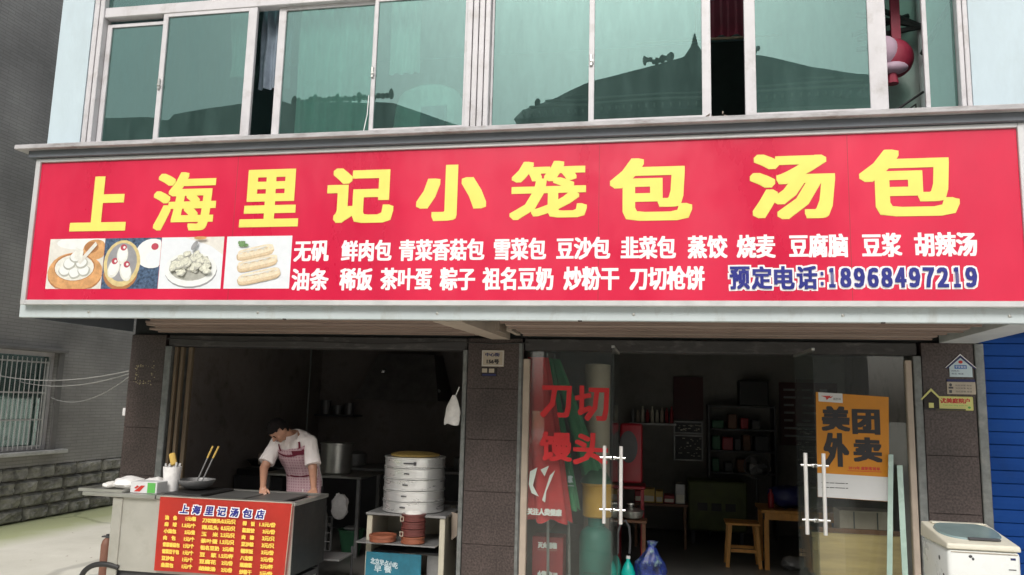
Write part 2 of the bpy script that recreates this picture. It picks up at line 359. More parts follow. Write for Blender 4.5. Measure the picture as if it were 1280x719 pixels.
# ------------------------------------------------------------------ mesh helpers
ORG = {}
class B:
    def __init__(s):
        s.bm = bmesh.new(); s.mi = 0
    def _faces(s, fs):
        for f in fs: f.material_index = s.mi
    def poly(s, pts):
        f = s.bm.faces.new([s.bm.verts.new(p) for p in pts]); f.material_index = s.mi; return f
    def box(s, x0, x1, y0, y1, z0, z1, bev=0, seg=1):
        r = bmesh.ops.create_cube(s.bm, size=1)
        vs = r['verts']
        for v in vs:
            v.co = Vector((x0 + (v.co.x + .5) * (x1 - x0), y0 + (v.co.y + .5) * (y1 - y0), z0 + (v.co.z + .5) * (z1 - z0)))
        fs = {f for v in vs for f in v.link_faces}
        s._faces(fs)
        if bev > 0:
            es = list({e for f in fs for e in f.edges})
            r = bmesh.ops.bevel(s.bm, geom=es, offset=bev, segments=seg, affect='EDGES', profile=0.5)
            s._faces(r['faces'])
            vs = list({v for f in r['faces'] for v in f.verts})
        return vs
    def hexa(s, b4, t4):
        """Solid from four bottom and four top corners (counter-clockwise)."""
        bv = [s.bm.verts.new(p) for p in b4]; tv = [s.bm.verts.new(p) for p in t4]
        fs = [s.bm.faces.new(bv[::-1]), s.bm.faces.new(tv)]
        for i in range(len(b4)):
            j = (i + 1) % len(b4)
            fs.append(s.bm.faces.new((bv[i], bv[j], tv[j], tv[i])))
        s._faces(fs)
    def prism_y(s, pts, y0, y1):
        """Outline in X-Z extruded from y0 to y1."""
        s.hexa([(x, y0, z) for x, z in pts], [(x, y1, z) for x, z in pts])
    def prism_x(s, pts, x0, x1):
        s.hexa([(x0, y, z) for y, z in pts], [(x1, y, z) for y, z in pts])
    def tube(s, pts, rad, seg=10, cap=True):
        pts = [Vector(p) for p in pts]
        if not hasattr(rad, '__len__'): rad = [rad] * len(pts)
        rings = []
        for i, p in enumerate(pts):
            a = pts[max(0, i - 1)]; b = pts[min(len(pts) - 1, i + 1)]
            t = (b - a).normalized()
            u = t.orthogonal().normalized() if i == 0 else (rings_u - t * rings_u.dot(t)).normalized()
            rings_u = u
            w = t.cross(u)
            rings.append([s.bm.verts.new(p + (u * math.cos(q) + w * math.sin(q)) * rad[i]) for q in [2 * math.pi * k / seg for k in range(seg)]])
        fs = []
        for a, b in zip(rings, rings[1:]):
            for k in range(seg):
                fs.append(s.bm.faces.new((a[k], a[(k + 1) % seg], b[(k + 1) % seg], b[k])))
        if cap:
            fs.append(s.bm.faces.new(rings[0][::-1])); fs.append(s.bm.faces.new(rings[-1]))
        s._faces(fs)
    def lathe(s, cx, cy, prof, seg=28, cap=True, sx=1, sy=1, tilt=None):
        rings = []
        for r, z in prof:
            rings.append([s.bm.verts.new((cx + r * sx * math.cos(2 * math.pi * k / seg), cy + r * sy * math.sin(2 * math.pi * k / seg), z)) for k in range(seg)])
        fs = []
        for a, b in zip(rings, rings[1:]):
            for k in range(seg):
                fs.append(s.bm.faces.new((a[k], a[(k + 1) % seg], b[(k + 1) % seg], b[k])))
        if cap:
            if prof[0][0] > 1e-4: fs.append(s.bm.faces.new(rings[0][::-1]))
            if prof[-1][0] > 1e-4: fs.append(s.bm.faces.new(rings[-1]))
        s._faces(fs)
    def ball(s, c, r, seg=16, rot=None):
        if not hasattr(r, '__len__'): r = (r, r, r)
        q = bmesh.ops.create_uvsphere(s.bm, u_segments=seg, v_segments=max(6, seg * 3 // 4), radius=1)
        m = Matrix.Translation(c) @ ((rot.to_4x4() if rot else Matrix.Identity(4))) @ Matrix.Diagonal((*r, 1))
        bmesh.ops.transform(s.bm, matrix=m, verts=q['verts'])
        s._faces({f for v in q['verts'] for f in v.link_faces})
    def grid(s, fn, nu, nv):
        vs = [[s.bm.verts.new(fn(i / nu, j / nv)) for j in range(nv + 1)] for i in range(nu + 1)]
        fs = []
        for i in range(nu):
            for j in range(nv):
                fs.append(s.bm.faces.new((vs[i][j], vs[i + 1][j], vs[i + 1][j + 1], vs[i][j + 1])))
        s._faces(fs)
    def frame(s, x0, x1, z0, z1, w, y0, y1, bev=0):
        s.box(x0, x0 + w, y0, y1, z0, z1, bev); s.box(x1 - w, x1, y0, y1, z0, z1, bev)
        s.box(x0 + w, x1 - w, y0, y1, z0, z0 + w, bev); s.box(x0 + w, x1 - w, y0, y1, z1 - w, z1, bev)
    def build(s, name, mats, parent=None, smooth=False, **props):
        me = bpy.data.meshes.new(name)
        bmesh.ops.recalc_face_normals(s.bm, faces=s.bm.faces)
        if parent is not None:
            o0 = ORG[parent.name]
            bmesh.ops.translate(s.bm, vec=-o0, verts=s.bm.verts)
        s.bm.to_mesh(me); s.bm.free()
        if not isinstance(mats, (list, tuple)): mats = [mats]
        for m in mats: me.materials.append(K[m] if isinstance(m, str) else m)
        if smooth:
            me.polygons.foreach_set("use_smooth", [True] * len(me.polygons))
            me.update()
            try: me.set_sharp_from_angle(angle=math.radians(40))
            except Exception: pass
        return link(name, me, parent, **props)

def link(name, me, parent=None, **props):
    o = bpy.data.objects.new(name, me); COL.objects.link(o)
    if parent is not None:
        o.parent = parent; ORG[o.name] = ORG[parent.name]
    else:
        ORG[o.name] = Vector((0, 0, 0))
    for k, v in props.items(): o[k] = v
    return o

def thing(name, label, cat, loc, group=None):
    o = bpy.data.objects.new(name, None); COL.objects.link(o)
    o.location = loc; o.empty_display_size = 0.1
    o['label'] = label; o['category'] = cat
    if group: o['group'] = group
    ORG[o.name] = Vector(loc)
    return o

def piece(name, mesh, parent, offset, rot=None):
    """Another copy of one piece: shares the mesh, moved to an offset in world metres."""
    o = bpy.data.objects.new(name, mesh); COL.objects.link(o)
    o.parent = parent
    o.location = Vector(offset) - ORG[parent.name]
    if rot is not None: o.rotation_euler = rot
    ORG[o.name] = ORG[parent.name]
    return o

def unit_mesh(b, name, mat):
    """A mesh made about its own origin, to be used by piece()."""
    me = bpy.data.meshes.new(name)
    bmesh.ops.recalc_face_normals(b.bm, faces=b.bm.faces)
    b.bm.to_mesh(me); b.bm.free()
    me.materials.append(K[mat])
    return me

# ------------------------------------------------------------------ lettering
_glyph = {}
def glyph(text, shear=0.0):
    if (text, shear) in _glyph: return _glyph[(text, shear)]
    c = bpy.data.curves.new("t", "FONT"); c.body = text; c.size = 1; c.shear = shear; c.resolution_u = 2
    o = bpy.data.objects.new("t", c); COL.objects.link(o)
    dg = bpy.context.evaluated_depsgraph_get()
    me = bpy.data.meshes.new_from_object(o.evaluated_get(dg))
    vs = [(v.co.x, v.co.y) for v in me.vertices]; fs = [tuple(p.vertices) for p in me.polygons]
    bpy.data.objects.remove(o); bpy.data.curves.remove(c); bpy.data.meshes.remove(me)
    _glyph[(text, shear)] = (vs, fs)
    return _glyph[(text, shear)]

def add_text(b, text, x0, x1, z0, z1, y, bx=0.0, bz=0.0, n=3, shear=0.0, ydir=-1, skew=0.0):
    """Letters fitted to a rectangle on a wall that faces -Y; bx, bz thicken the strokes in metres."""
    vs, fs = glyph(text, shear)
    ax = min(v[0] for v in vs); ex = max(v[0] for v in vs); az = min(v[1] for v in vs); ez = max(v[1] for v in vs)
    sx = (x1 - x0 - 2 * bx) / (ex - ax); sz = (z1 - z0 - 2 * bz) / max(1e-6, ez - az)
    sh = [(0, 0)]
    if n > 3:                               # heavy face: a ring of copies keeps slanted strokes smooth
        m_ = max(3, n // 4)
        for q in (.5, 1):
            for k in range(m_ if q == 1 else m_ // 2):
                t = -1 + 2 * k / (m_ if q == 1 else m_ // 2)
                sh += [(q * t, -q), (q, q * t), (-q * t, q), (-q, -q * t)]
    elif bx > 0 or bz > 0:
        sh = [(i, j) for i in ([-1, 0, 1] if n == 3 else [-1, 1]) for j in ([-1, 0, 1] if n == 3 else [-1, 1])]
    for k, (i, j) in enumerate(sh):
        yy = y + ydir * k * 0.00007
        nv = [b.bm.verts.new((x0 + bx + (u - ax) * sx + i * bx, yy, z0 + bz + (v - az) * sz + j * bz + skew * (u - ax) * sx)) for u, v in vs]
        for f in fs:
            try:
                q = b.bm.faces.new([nv[t] for t in f]); q.material_index = b.mi
            except ValueError: pass

def lettering(text, box, y, mat, parent, name="lettering", bx=0.0, bz=0.0, n=3, shear=0.0, skew=0.0, **props):
    b = B(); add_text(b, text, *box, y, bx, bz, n, shear, skew=skew)
    return b.build(name, mat, parent, **props)

# ==================================================================  SETTING
b = B()
N = 24
b.grid(lambda u, v: ((u - .5) * 240, (v - .5) * 240, 0), N, N)
b.build("ground", 'ground', kind='structure')

# ------------------------------------------------------------------ shop building
bld = thing("shop_building", "two storey shop building with pale blue upper wall, overhanging canopy and brown granite pillars", "building", (-1.4, 0, 0))
XL, XR = -5.57, 2.76
# upper storey shell
b = B()
b.box(-5.60, -5.26, -1.4, -1.2, 4.0, 6.7)                    # corner pillar left of the glazing
b.box(-5.60, -5.26, -1.2, 6.5, 2.9, 6.7)
b.box(2.29, 7.0, -1.4, -1.2, 4.0, 6.7)                     # wall right of the glazing
b.box(-5.26, 2.29, -1.4, -1.2, 6.35, 6.7)
b.box(-5.26, 7.0, -1.2, 6.5, 6.45, 6.7)
b.build("upper_wall", 'paleblue', bld)
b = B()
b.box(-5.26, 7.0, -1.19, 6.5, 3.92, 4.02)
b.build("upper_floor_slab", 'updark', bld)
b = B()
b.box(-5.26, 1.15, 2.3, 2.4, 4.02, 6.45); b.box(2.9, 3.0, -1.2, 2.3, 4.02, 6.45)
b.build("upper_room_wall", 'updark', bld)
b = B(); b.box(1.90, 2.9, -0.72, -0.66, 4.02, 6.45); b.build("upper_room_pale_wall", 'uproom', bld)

# canopy: fascia band, side, lip
b = B()
b.box(-5.60, XR, -1.50, -1.44, 2.465, 3.93, 0.004)
b.build("fascia", 'fascia', bld)
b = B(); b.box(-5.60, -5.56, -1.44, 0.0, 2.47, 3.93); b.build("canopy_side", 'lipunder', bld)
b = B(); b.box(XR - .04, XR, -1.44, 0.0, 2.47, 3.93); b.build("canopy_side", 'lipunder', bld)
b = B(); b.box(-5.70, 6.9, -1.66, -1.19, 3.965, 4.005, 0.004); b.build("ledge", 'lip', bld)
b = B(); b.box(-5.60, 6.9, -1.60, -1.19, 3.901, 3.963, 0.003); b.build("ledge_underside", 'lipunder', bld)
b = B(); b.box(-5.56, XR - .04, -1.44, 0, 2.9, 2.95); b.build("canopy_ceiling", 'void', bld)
# soffit planks in two bays: the ends step back towards the left
sof = link("soffit", None, bld) if False else None
ps = [(-1.435, -1.11), (-1.075, -0.75), (-0.715, -0.39), (-0.355, -0.03)]
for bay, ends in enumerate(([(-4.45, -1.78), (-4.65, -1.77), (-4.9, -1.76), (-5.12, -1.75)], [(-1.28, 2.30)] * 4)):
    for k, (y0, y1) in enumerate(ps):
        b = B()
        dz = 0.012 * (k % 2)
        b.box(ends[k][0], ends[k][1], y0, y1, 2.475 - dz, 2.50 - dz, 0.006)
        b.box(ends[k][0], ends[k][1], (y0 + y1) / 2 - .012, (y0 + y1) / 2 + .012, 2.462 - dz, 2.474 - dz)
        b.build("plank", 'soffit', bld)
b = B(); b.hexa([(-1.80, -1.44, 2.455), (-1.56, -1.44, 2.455), (-1.44, 0, 2.43), (-1.62, 0, 2.43)], [(-1.80, -1.44, 2.56), (-1.56, -1.44, 2.56), (-1.44, 0, 2.56), (-1.62, 0, 2.56)])
b.build("canopy_beam", 'beam', bld)
b = B()
for x in (-1.50, -1.38): b.box(x, x + .05, -0.5, -0.02, 2.47, 2.62)
b.build("beam_bracket", 'beam', bld)
b = B(); b.hexa([(2.42, -1.44, 2.463), (2.715, -1.44, 2.463), (2.715, 0, 2.44), (2.42, 0, 2.44)], [(2.42, -1.44, 2.6), (2.715, -1.44, 2.6), (2.715, 0, 2.6), (2.42, 0, 2.6)])
b.build("canopy_beam", 'beamgrey', bld)

# ground floor: header, pillars, rooms
b = B(); b.box(-5.14, -1.87, 0.02, 0.30, 2.325, 2.445, 0.01); b.build("shutter_box", 'darkheader', bld)
b = B(); b.box(-1.30, 2.24, 0.02, 0.30, 2.325, 2.445, 0.01); b.build("shutter_box", 'darkheader', bld)
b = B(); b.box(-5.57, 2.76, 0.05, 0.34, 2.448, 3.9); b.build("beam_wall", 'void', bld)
def pillar(x0, x1, depth, nrow=5):
    b = B(); b.box(x0 + .012, x1 - .012, 0.012, depth, 0, 2.445)
    p = b.build("pillar", 'granitejoint', bld)
    h = 2.44 / nrow
    for r in range(nrow):
        b = B(); b.box(x0, x1, random.uniform(0, .0015), 0.011, r * h + .002, (r + 1) * h - .002, 0.0015)
        b.build("tile", 'granite', p)
    b = B()
    b.box(x0 - .0, x0 + .011, 0.0125, depth, 0, 2.44); b.box(x1 - .011, x1, 0.0125, depth, 0, 2.44)
    b.build("side_tile", 'granite', p)
    return p
p1 = pillar(-5.565, -5.16, 0.32); p2 = pillar(-1.855, -1.315, 0.32); p3 = pillar(2.27, 2.69, 0.32)
b = B()
rr = random.Random(3)
for cx, cz, n, w, h in ((-5.46, 2.10, 14, .03, .01), (-5.47, 2.02, 16, .012, .05), (-5.44, 1.93, 9, .03, .012), (-5.28, 2.04, 9, .015, .06), (-5.34, 1.94, 8, .04, .012), (-5.36, 2.1, 6, .05, .008)):
    for i in range(n):
        x = cx + rr.gauss(0, w); z = cz + rr.gauss(0, h); q = rr.uniform(.003, .008)
        if -5.55 < x < -5.18: b.poly([(x - q, -.002, z - q * rr.uniform(.3, 1)), (x + q, -.002, z - q * .6), (x + q * rr.random(), -.002, z + q), (x - q, -.002, z + q * .5)])
b.build("glue_residue", 'glue', p1, kind='stuff')
b = B(); b.box(-5.155, -5.08, -0.01, 0.30, 0, 2.325, 0.006); b.build("shutter_rail", 'rail', bld)
b = B(); b.box(-1.905, -1.862, -0.01, 0.30, 0, 2.325, 0.006); b.build("shutter_rail", 'rail', bld)
b = B(); b.box(-1.311, -1.305, -0.012, 0.0, 0, 2.40); b.box(-1.345, -1.3165, -.012, -0.004, 0.0, 2.40); b.build("shutter_rail", 'rail', bld)
b = B(); b.box(2.195, 2.262, -0.01, 0.30, 0, 2.325, 0.006); b.build("shutter_rail", 'rail', bld)
b = B(); b.box(2.70, 2.775, -0.005, 0.30, 0, 2.44, 0.006); b.build("shutter_rail", 'rail', bld)
for x0, x1, y0 in ((-5.068, -5.035, .03), (-5.02, -4.985, .06), (-4.965, -4.92, .12)):
    b = B(); b.box(x0, x1, y0, y0 + .05, 0.0, 2.32, 0.005); b.build("rail_bar", 'brownrail', bld)

# interior shell of both rooms
b = B()
b.bm.free()
for x in (-5.55, -1.64, 2.62):
    b = B(); b.box(x, x + .1, 0.35, 5.0, 0.0, 2.9); b.build("room_side_wall", 'inwall', bld)
b = B(); b.box(-5.45, -1.64, 4.6, 4.7, 0, 2.9); b.build("room_back_wall", 'inwall', bld)
b = B(); b.box(-1.54, 2.62, 4.6, 4.7, 0, 2.9); b.build("room_back_wall", 'inwall2', bld)
b = B(); b.box(-5.55, 2.72, 0.34, 5.0, 2.95, 3.05); b.build("room_ceiling", 'inwall2', bld)
b = B(); b.box(-5.55, 2.75, 0.01, 5.0, 0.004, 0.03); b.build("shop_floor", 'infloor', kind='structure')
b = B(); b.box(-1.54, 2.62, 0.5, 0.6, 2.55, 2.95); b.build("lintel", 'inwall', bld)

# neighbour unit on the right behind the blue shutter
b = B(); b.box(2.78, 7.0, 0.36, 5.0, 0.0, 3.87); b.box(2.78, 7.0, -0.05, 0.36, 2.62, 3.87)
b.build("next_unit_wall", 'void', bld)

# ------------------------------------------------------------------ glazing of the upper floor
win = B()
ZB, ZT, ZT2 = 4.035, 5.32, 5.42
y0, y1 = -1.385, -1.28
# outer frame uprights (ribbed) and rails
for x0, x1 in ((-5.255, -5.205), (-5.195, -5.150), (-1.615, -1.568), (-1.560, -1.515), (-1.507, -1.462), (-1.454, -1.412), (2.215, 2.248), (2.254, 2.288)):
    win.box(x0, x1, y0 - 0.01, y1, ZB, 6.34, 0.004)
for x0, x1 in ((-5.150, -1.615), (-1.412, 2.215)):
    win.box(x0, x1, y0, y1, ZB, 4.085, 0.004)
    win.box(x0, x1, y0 + .004, y1, ZT, ZT2, 0.006)
    win.box(x0, x1, y0, y1, 6.28, 6.34)
for x in (-4.05, -2.85, -0.55, 0.95):
    win.box(x, x + .05, y0 + .01, y1 - .01, ZT2, 6.28)
wo = win.build("window", 'alu', bld)
rp = random.Random(8)
def pane(x0, x1, z0, z1, y):
    b = B(); b.box(x0, x1, y, y + .005, z0, z1)
    c_ = ((x0 + x1) / 2, y, (z0 + z1) / 2)                       # no pane sits quite true in its sash
    bmesh.ops.rotate(b.bm, cent=c_, matrix=Matrix.Rotation(math.radians(rp.uniform(-.32, .32)), 3, 'Z') @ Matrix.Rotation(math.radians(rp.uniform(-.22, .22)), 3, 'X'), verts=b.bm.verts)
    b.build("glass_pane", 'greenglass', wo)
def sash(x0, x1, y, wl=.04, wr=.04, top=ZT - .002, bot=4.087):
    b = B(); b.box(x0, x0 + wl, y, y + .035, bot, top, .003); b.box(x1 - wr, x1, y, y + .035, bot, top, .003)
    b.box(x0 + wl, x1 - wr, y + .001, y + .034, bot, bot + .035); b.box(x0 + wl, x1 - wr, y + .001, y + .034, top - .03, top)
    b.build("sash", 'alu', wo)
    pane(x0 + wl, x1 - wr, bot + .036, top - .031, y + .015)
sash(-5.145, -4.49, -1.335, .05, .035, top=5.27)
sash(-4.53, -3.585, -1.375, .05, .085)
sash(-3.39, -2.44, -1.335, .07, .04)
sash(-2.46, -1.617, -1.375, .035, .02)
sash(-1.41, -0.53, -1.335, .02, .035)
sash(-0.575, 0.40, -1.375, .045, .07)
for x in (-4.51, -2.45, -0.555):
    b = B(); b.box(x - .012, x + .012, -1.392, -1.377, 4.58, 4.68, .004); b.box(x - .008, x + .02, -1.400, -1.3925, 4.61, 4.63, .002); b.build("latch", 'steel', wo)
sash(0.66, 1.712, -1.375, .085, .13)
for x0, x1 in ((-5.15, -4.05), (-4.0, -2.85), (-2.8, -1.615), (-1.412, -0.55), (-0.5, 0.95), (1.0, 2.215)):
    pane(x0 + .002, x1 - .002, ZT2 + .002, 6.278, -1.34)
b = B(); b.box(2.02, 2.21, -1.33, -1.325, 4.09, 5.31); b.build("glass_pane", 'greenglass', wo)
b = B(); b.box(1.985, 2.018, -1.34, -1.31, 4.088, 5.318, .003); b.build("sash", 'alu', wo)
b = B(); b.tube([(-2.50, -1.386, 4.10), (-2.475, -1.386, 4.25), (-2.47, -1.386, 4.42)], 0.004, 5); b.build("torn_tape", 'signwhite', wo)

# curtains behind the glass
def curtain(name, label, x0, x1, z0, z1, y, mat, waist=None, amp=.03, nf=8, cat="curtain"):
    b = B()
    def fn(u, v):
        z = z0 + (z1 - z0) * v
        w = 1.0
        if waist is not None: w = waist + (1 - waist) * abs(v - 0.15) ** .8
        xc = (x0 + x1) / 2
        return (xc + (u - .5) * (x1 - x0) * w, y + amp * math.sin(u * nf * 2 * math.pi) * (0.5 + v * .5) + .01 * math.sin(v * 9 + u * 20), z)
    b.grid(fn, 90, 10)
    o = b.build(name, mat, None, smooth=True, label=label, category=cat)
    return o
curtain("curtain", "pale sheer curtain hanging behind the second upstairs window pane from the left", -4.02, -3.66, 4.75, 5.8, -1.18, 'curtain', waist=.4)
curtain("curtain", "pale sheer curtain hanging full height behind the third upstairs window pane", -3.25, -2.50, 4.12, 5.8, -1.18, 'curtain', nf=6)
curtain("curtain", "thin white curtain edge beside the big white sack upstairs", -2.38, -2.1, 4.7, 5.8, -1.16, 'curtain', nf=3)
curtain("curtain", "blue grey curtain bunched in the narrow open gap of the upstairs window", -3.64, -3.33, 4.62, 5.6, -1.17, 'curtainblue', nf=3.5)

# white sack in the window
sack = thing("plastic_sack", "big white plastic sack slumped inside the upstairs window left of the thick white post", "sack", (-1.95, -1.1, 4.06))
b = B()
def sackfn(u, v):
    a = u * 2 * math.pi
    r = (math.sin(math.pi * min(1, v * 1.02 + .0) ** .8 * .5) if v < 1 else 1)
    prof = [(0.30, 0), (0.33, .2), (0.32, .45), (0.25, .62), (0.12, .70), (0.0, .71)]
    t = v * (len(prof) - 1); i = min(int(t), len(prof) - 2); f = t - i
    R = prof[i][0] * (1 - f) + prof[i + 1][0] * f; Z = prof[i][1] * (1 - f) + prof[i + 1][1] * f
    R *= 1 + .06 * noise.noise(Vector((math.cos(a) * 2, math.sin(a) * 2, v * 4)))
    return (-1.99 + R * math.cos(a) * .98, -1.17 + R * math.sin(a) * .28, 4.08 + Z * .70)
b.grid(sackfn, 36, 16)
b.build("sack_body", 'plasticbag', sack, smooth=True)
b = B(); b.box(-2.03, -1.80, -1.285, -1.272, 4.16, 4.34, .004); b.build("printed_panel", 'greenglass' if False else 'curtainblue', sack)

# things seen through the open right-hand bay
lan = thing("paper_lantern", "red and pale pink round paper lantern hanging in the open upstairs bay", "lantern", (1.84, -0.85, 4.7))
b = B(); b.ball((1.87, -0.98, 4.68), (.155, .12, .165), 20); b.build("lantern_body", 'lantern', lan, smooth=True)
b = B(); b.ball((1.79, -1.04, 4.72), (.11, .085, .13), 16); b.ball((1.85, -1.05, 4.57), (.11, .07, .05), 14); b.build("pale_panel", 'lanternpale', lan, smooth=True)
b = B(); b.box(1.86, 1.93, -1.0, -.97, 4.84, 5.6); b.build("ribbon", 'lantern', lan)
b = B(); b.tube([(1.84, -1.04, 4.55), (1.84, -1.04, 4.44)], [.03, .045], 10); b.build("tassel", 'lantern', lan)
rk = thing("drying_rack", "dark metal folding airer fixed under the ceiling of the open upstairs bay", "drying rack", (1.9, -0.6, 5.0))
b = B()
for a, c in (((1.62, -.9, 4.90), (2.12, -.9, 4.98)), ((1.62, -.9, 5.12), (2.12, -.9, 4.98)), ((2.12, -.9, 4.98), (1.75, -.8, 5.25)), ((1.6, -.82, 4.98), (2.05, -.82, 5.12)), ((2.10, -.95, 4.72), (2.42, -.95, 5.3)), ((1.62, -.86, 4.83), (1.9, -.86, 4.84))):
    b.tube([a, c], .022, 6)
b.build("rack_bar", 'black', rk)
sh = thing("shoe_rack", "small black bent rack standing on the sill of the open upstairs bay", "rack", (1.9, -1.15, 4.09))
b = B(); b.tube([(1.75, -1.2, 4.12), (2.03, -1.15, 4.32)], .010, 6); b.tube([(1.84, -1.2, 4.12), (1.97, -1.15, 4.22), (1.97, -1.15, 4.12)], .008, 6); b.build("rack_bar", 'black', sh)
b = B(); b.tube([(2.13, -.85, 4.02), (2.13, -.85, 6.4)], .028, 10); b.build("drain_pipe", 'alu', bld)
rcl = thing("red_clothes", "red and dark clothes hanging in the narrow open gap of the upstairs window", "clothes", (0.53, -0.9, 4.9))
b = B(); b.grid(lambda u, v: (.3 + u * .5, -.9 + .03 * math.sin(u * 25), 5.0 + v * .35), 24, 3); b.build("red_cloth", 'maroon', rcl, smooth=True)
b = B(); b.tube([(-.2, -.9, 4.98), (1.0, -.9, 4.98)], .012, 8); b.build("rail_pole", 'brownrail', rcl)

# ------------------------------------------------------------------ blue roller shutter of the next unit
rs = thing("roller_shutter", "closed blue roller shutter of the next shop unit right of the granite pillar", "shutter", (4.8, 0.2, 0))
b = B(); 
b.prism_x([(0.0, 0.0), (-.012, .006), (-.014, .055), (-.010, .104), (0.0, .1085), (.012, .1085), (.012, 0.0)], 2.78, 6.9)
sm = unit_mesh(b, "slat", 'blueshutter')
for k in range(24): piece("slat", sm, rs, (0, 0.12, 0.03 + k * .11))
b = B(); b.box(2.78, 6.9, 0.10, 0.16, 0.0, 0.03); b.build("bottom_rail", 'rail', rs)

# ------------------------------------------------------------------ the red signboard
sg = thing("signboard", "long red shop signboard with large yellow characters and white menu lines under the upstairs windows", "signboard", (-1.5, -1.53, 2.6))
YS = -1.545
b = B(); b.box(-5.495, 2.502, YS, -1.502, 2.617, 3.862); b.build("sign_panel", 'signred', sg)
for x in (-3.56, -0.47, 1.36):
    b = B(); b.box(x, x + .004, YS - .0006, YS + .001, 2.619, 3.861); b.build("film_seam", 'redbox', sg)
b = B()
b.box(-5.545, -5.497, -1.565, -1.502, 2.572, 3.898, .004); b.box(2.504, 2.552, -1.565, -1.502, 2.572, 3.898, .004)
b.box(-5.497, 2.504, -1.565, -1.502, 2.572, 2.614, .004); b.box(-5.497, 2.504, -1.565, -1.502, 3.864, 3.898, .004)
b.build("sign_frame", 'signframe', sg)
big = [("上", -5.14, -4.585, 3.225, 3.72), ("海", -4.335, -3.735, 3.215, 3.735), ("里", -3.505, -2.97, 3.235, 3.735), ("记", -2.725, -2.14, 3.255, 3.725), ("小", -1.95, -1.365, 3.26, 3.725), ("笼", -1.175, -0.56, 3.255, 3.73), ("包", -0.385, 0.24, 3.232, 3.73), ("汤", 0.662, 1.27, 3.225, 3.728), ("包", 1.435, 2.106, 3.232, 3.735)]
WT = {"海": (.018, .013), "笼": (.018, .0115), "里": (.025, .0155), "汤": (.023, .016), "记": (.025, .017), "包": (.025, .0165)}
for ch, a, c, z0, z1 in big:
    bx_, bz_ = WT.get(ch, (.029, .019))
    lettering(ch, (a, c, z0, z1), YS - .001, 'signyellow', sg, "character", bx=bx_, bz=bz_, n=24)
r1 = [("无矾", -2.99, -2.68), ("鲜肉包", -2.573, -2.137), ("青菜香菇包", -2.077, -1.367), ("雪菜包", -1.293, -0.874), ("豆沙包", -0.795, -0.377), ("韭菜包", -0.298, 0.117), ("蒸饺", 0.203, 0.494), ("烧麦", 0.56, 0.838), ("豆腐脑", 0.933, 1.344), ("豆浆", 1.438, 1.708), ("胡辣汤", 1.79, 2.203)]
for t, a, c in r1: lettering(t, (a, c, 2.935, 3.112), YS - .001, 'signwhite', sg, bx=.0065, bz=.004)
r2 = [("油条", -2.995, -2.668), ("稀饭", -2.573, -2.289), ("茶叶蛋", -2.223, -1.79), ("粽子", -1.725, -1.436), ("祖名豆奶", -1.378, -0.813), ("炒粉干", -0.735, -0.308), ("刀切枪饼", -0.23, 0.327)]
for t, a, c in r2: lettering(t, (a, c, 2.696, 2.88), YS - .001, 'signwhite', sg, bx=.0065, bz=.004)
def outlined(t, a, c, z0, z1, fat=.006):
    lettering(t, (a - .012, c + .012, z0 - .012, z1 + .012), YS - .001, 'signwhite', sg, bx=.012 + fat, bz=.012 + fat, n=20)
    lettering(t, (a, c, z0, z1), YS - .0095, 'signblue', sg, bx=fat, bz=fat * .75)
for k, ch in enumerate("预定电话"): outlined(ch, 0.505 + k * .158, 0.650 + k * .158, 2.70, 2.872)
outlined("：", 1.145, 1.165, 2.725, 2.83, .006)
for k, ch in enumerate("１８９６８４９７２１９"):
    x = 1.187 + k * .0925
    w = .045 if ch == "１" else .076
    outlined(ch, x + (.076 - w) * .5, x + (.076 + w) * .5, 2.712, 2.857, .0075)

# food pictures printed on the sign
class Flat:
    def __init__(s, y): s.b = B(); s.y = y; s.mats = []; 
    def _m(s, m):
        if m not in s.mats: s.mats.append(m)
        s.b.mi = s.mats.index(m); s.y -= .00025
    def rect(s, x0, x1, z0, z1, m): s._m(m); s.b.poly([(x0, s.y, z0), (x1, s.y, z0), (x1, s.y, z1), (x0, s.y, z1)])
    def poly(s, pts, m): s._m(m); s.b.poly([(x, s.y, z) for x, z in pts])
    def ell(s, cx, cz, rx, rz, m, rot=0, wob=0, seed=0, clip=None, n=22, sq=1.0):
        s._m(m); r = random.Random(seed); pts = []
        ph = [r.uniform(0, 6) for _ in range(3)]
        for k in range(n):
            a = 2 * math.pi * k / n; w = 1 + wob * (math.sin(3 * a + ph[0]) + .6 * math.sin(5 * a + ph[1]))
            x = rx * w * math.copysign(abs(math.cos(a)) ** sq, math.cos(a)); z = rz * w * math.copysign(abs(math.sin(a)) ** sq, math.sin(a))
            X = cx + x * math.cos(rot) - z * math.sin(rot); Z = cz + x * math.sin(rot) + z * math.cos(rot)
            if clip: X = min(max(X, clip[0]), clip[1]); Z = min(max(Z, clip[2]), clip[3])
            pts.append((X, s.y, Z))
        s.b.poly(pts)
def FM(n, c, **k): K[n] = M(n, c, 0.4, var=k.get('var', .12), scale=k.get('scale', 18), bump=0); return n
FM('p_white', (.78, .80, .78), var=.05); FM('p_cloth', (.70, .68, .62), var=.1); FM('p_bam', (.62, .33, .14), var=.25); FM('p_bam2', (.40, .18, .07)); FM('p_bamy', (.62, .50, .24), var=.2)
FM('p_bun', (.72, .72, .66), var=.15, scale=30); FM('p_shade', (.42, .42, .37), var=.2); FM('p_pink', (.45, .06, .09)); FM('p_navy', (.06, .10, .17), var=.8, scale=40); FM('p_stick', (.76, .66, .49), var=.15, scale=50)
FM('p_stick2', (.55, .42, .27)); FM('p_stick3', (.66, .52, .34), var=.2, scale=40); FM('p_green', (.16, .28, .12), var=.4, scale=50); FM('p_plate', (.74, .77, .80), var=.03); FM('p_grey', (.30, .30, .31)); FM('p_dump', (.66, .66, .55), var=.3, scale=45)
Z0, Z1 = 2.712, 3.158
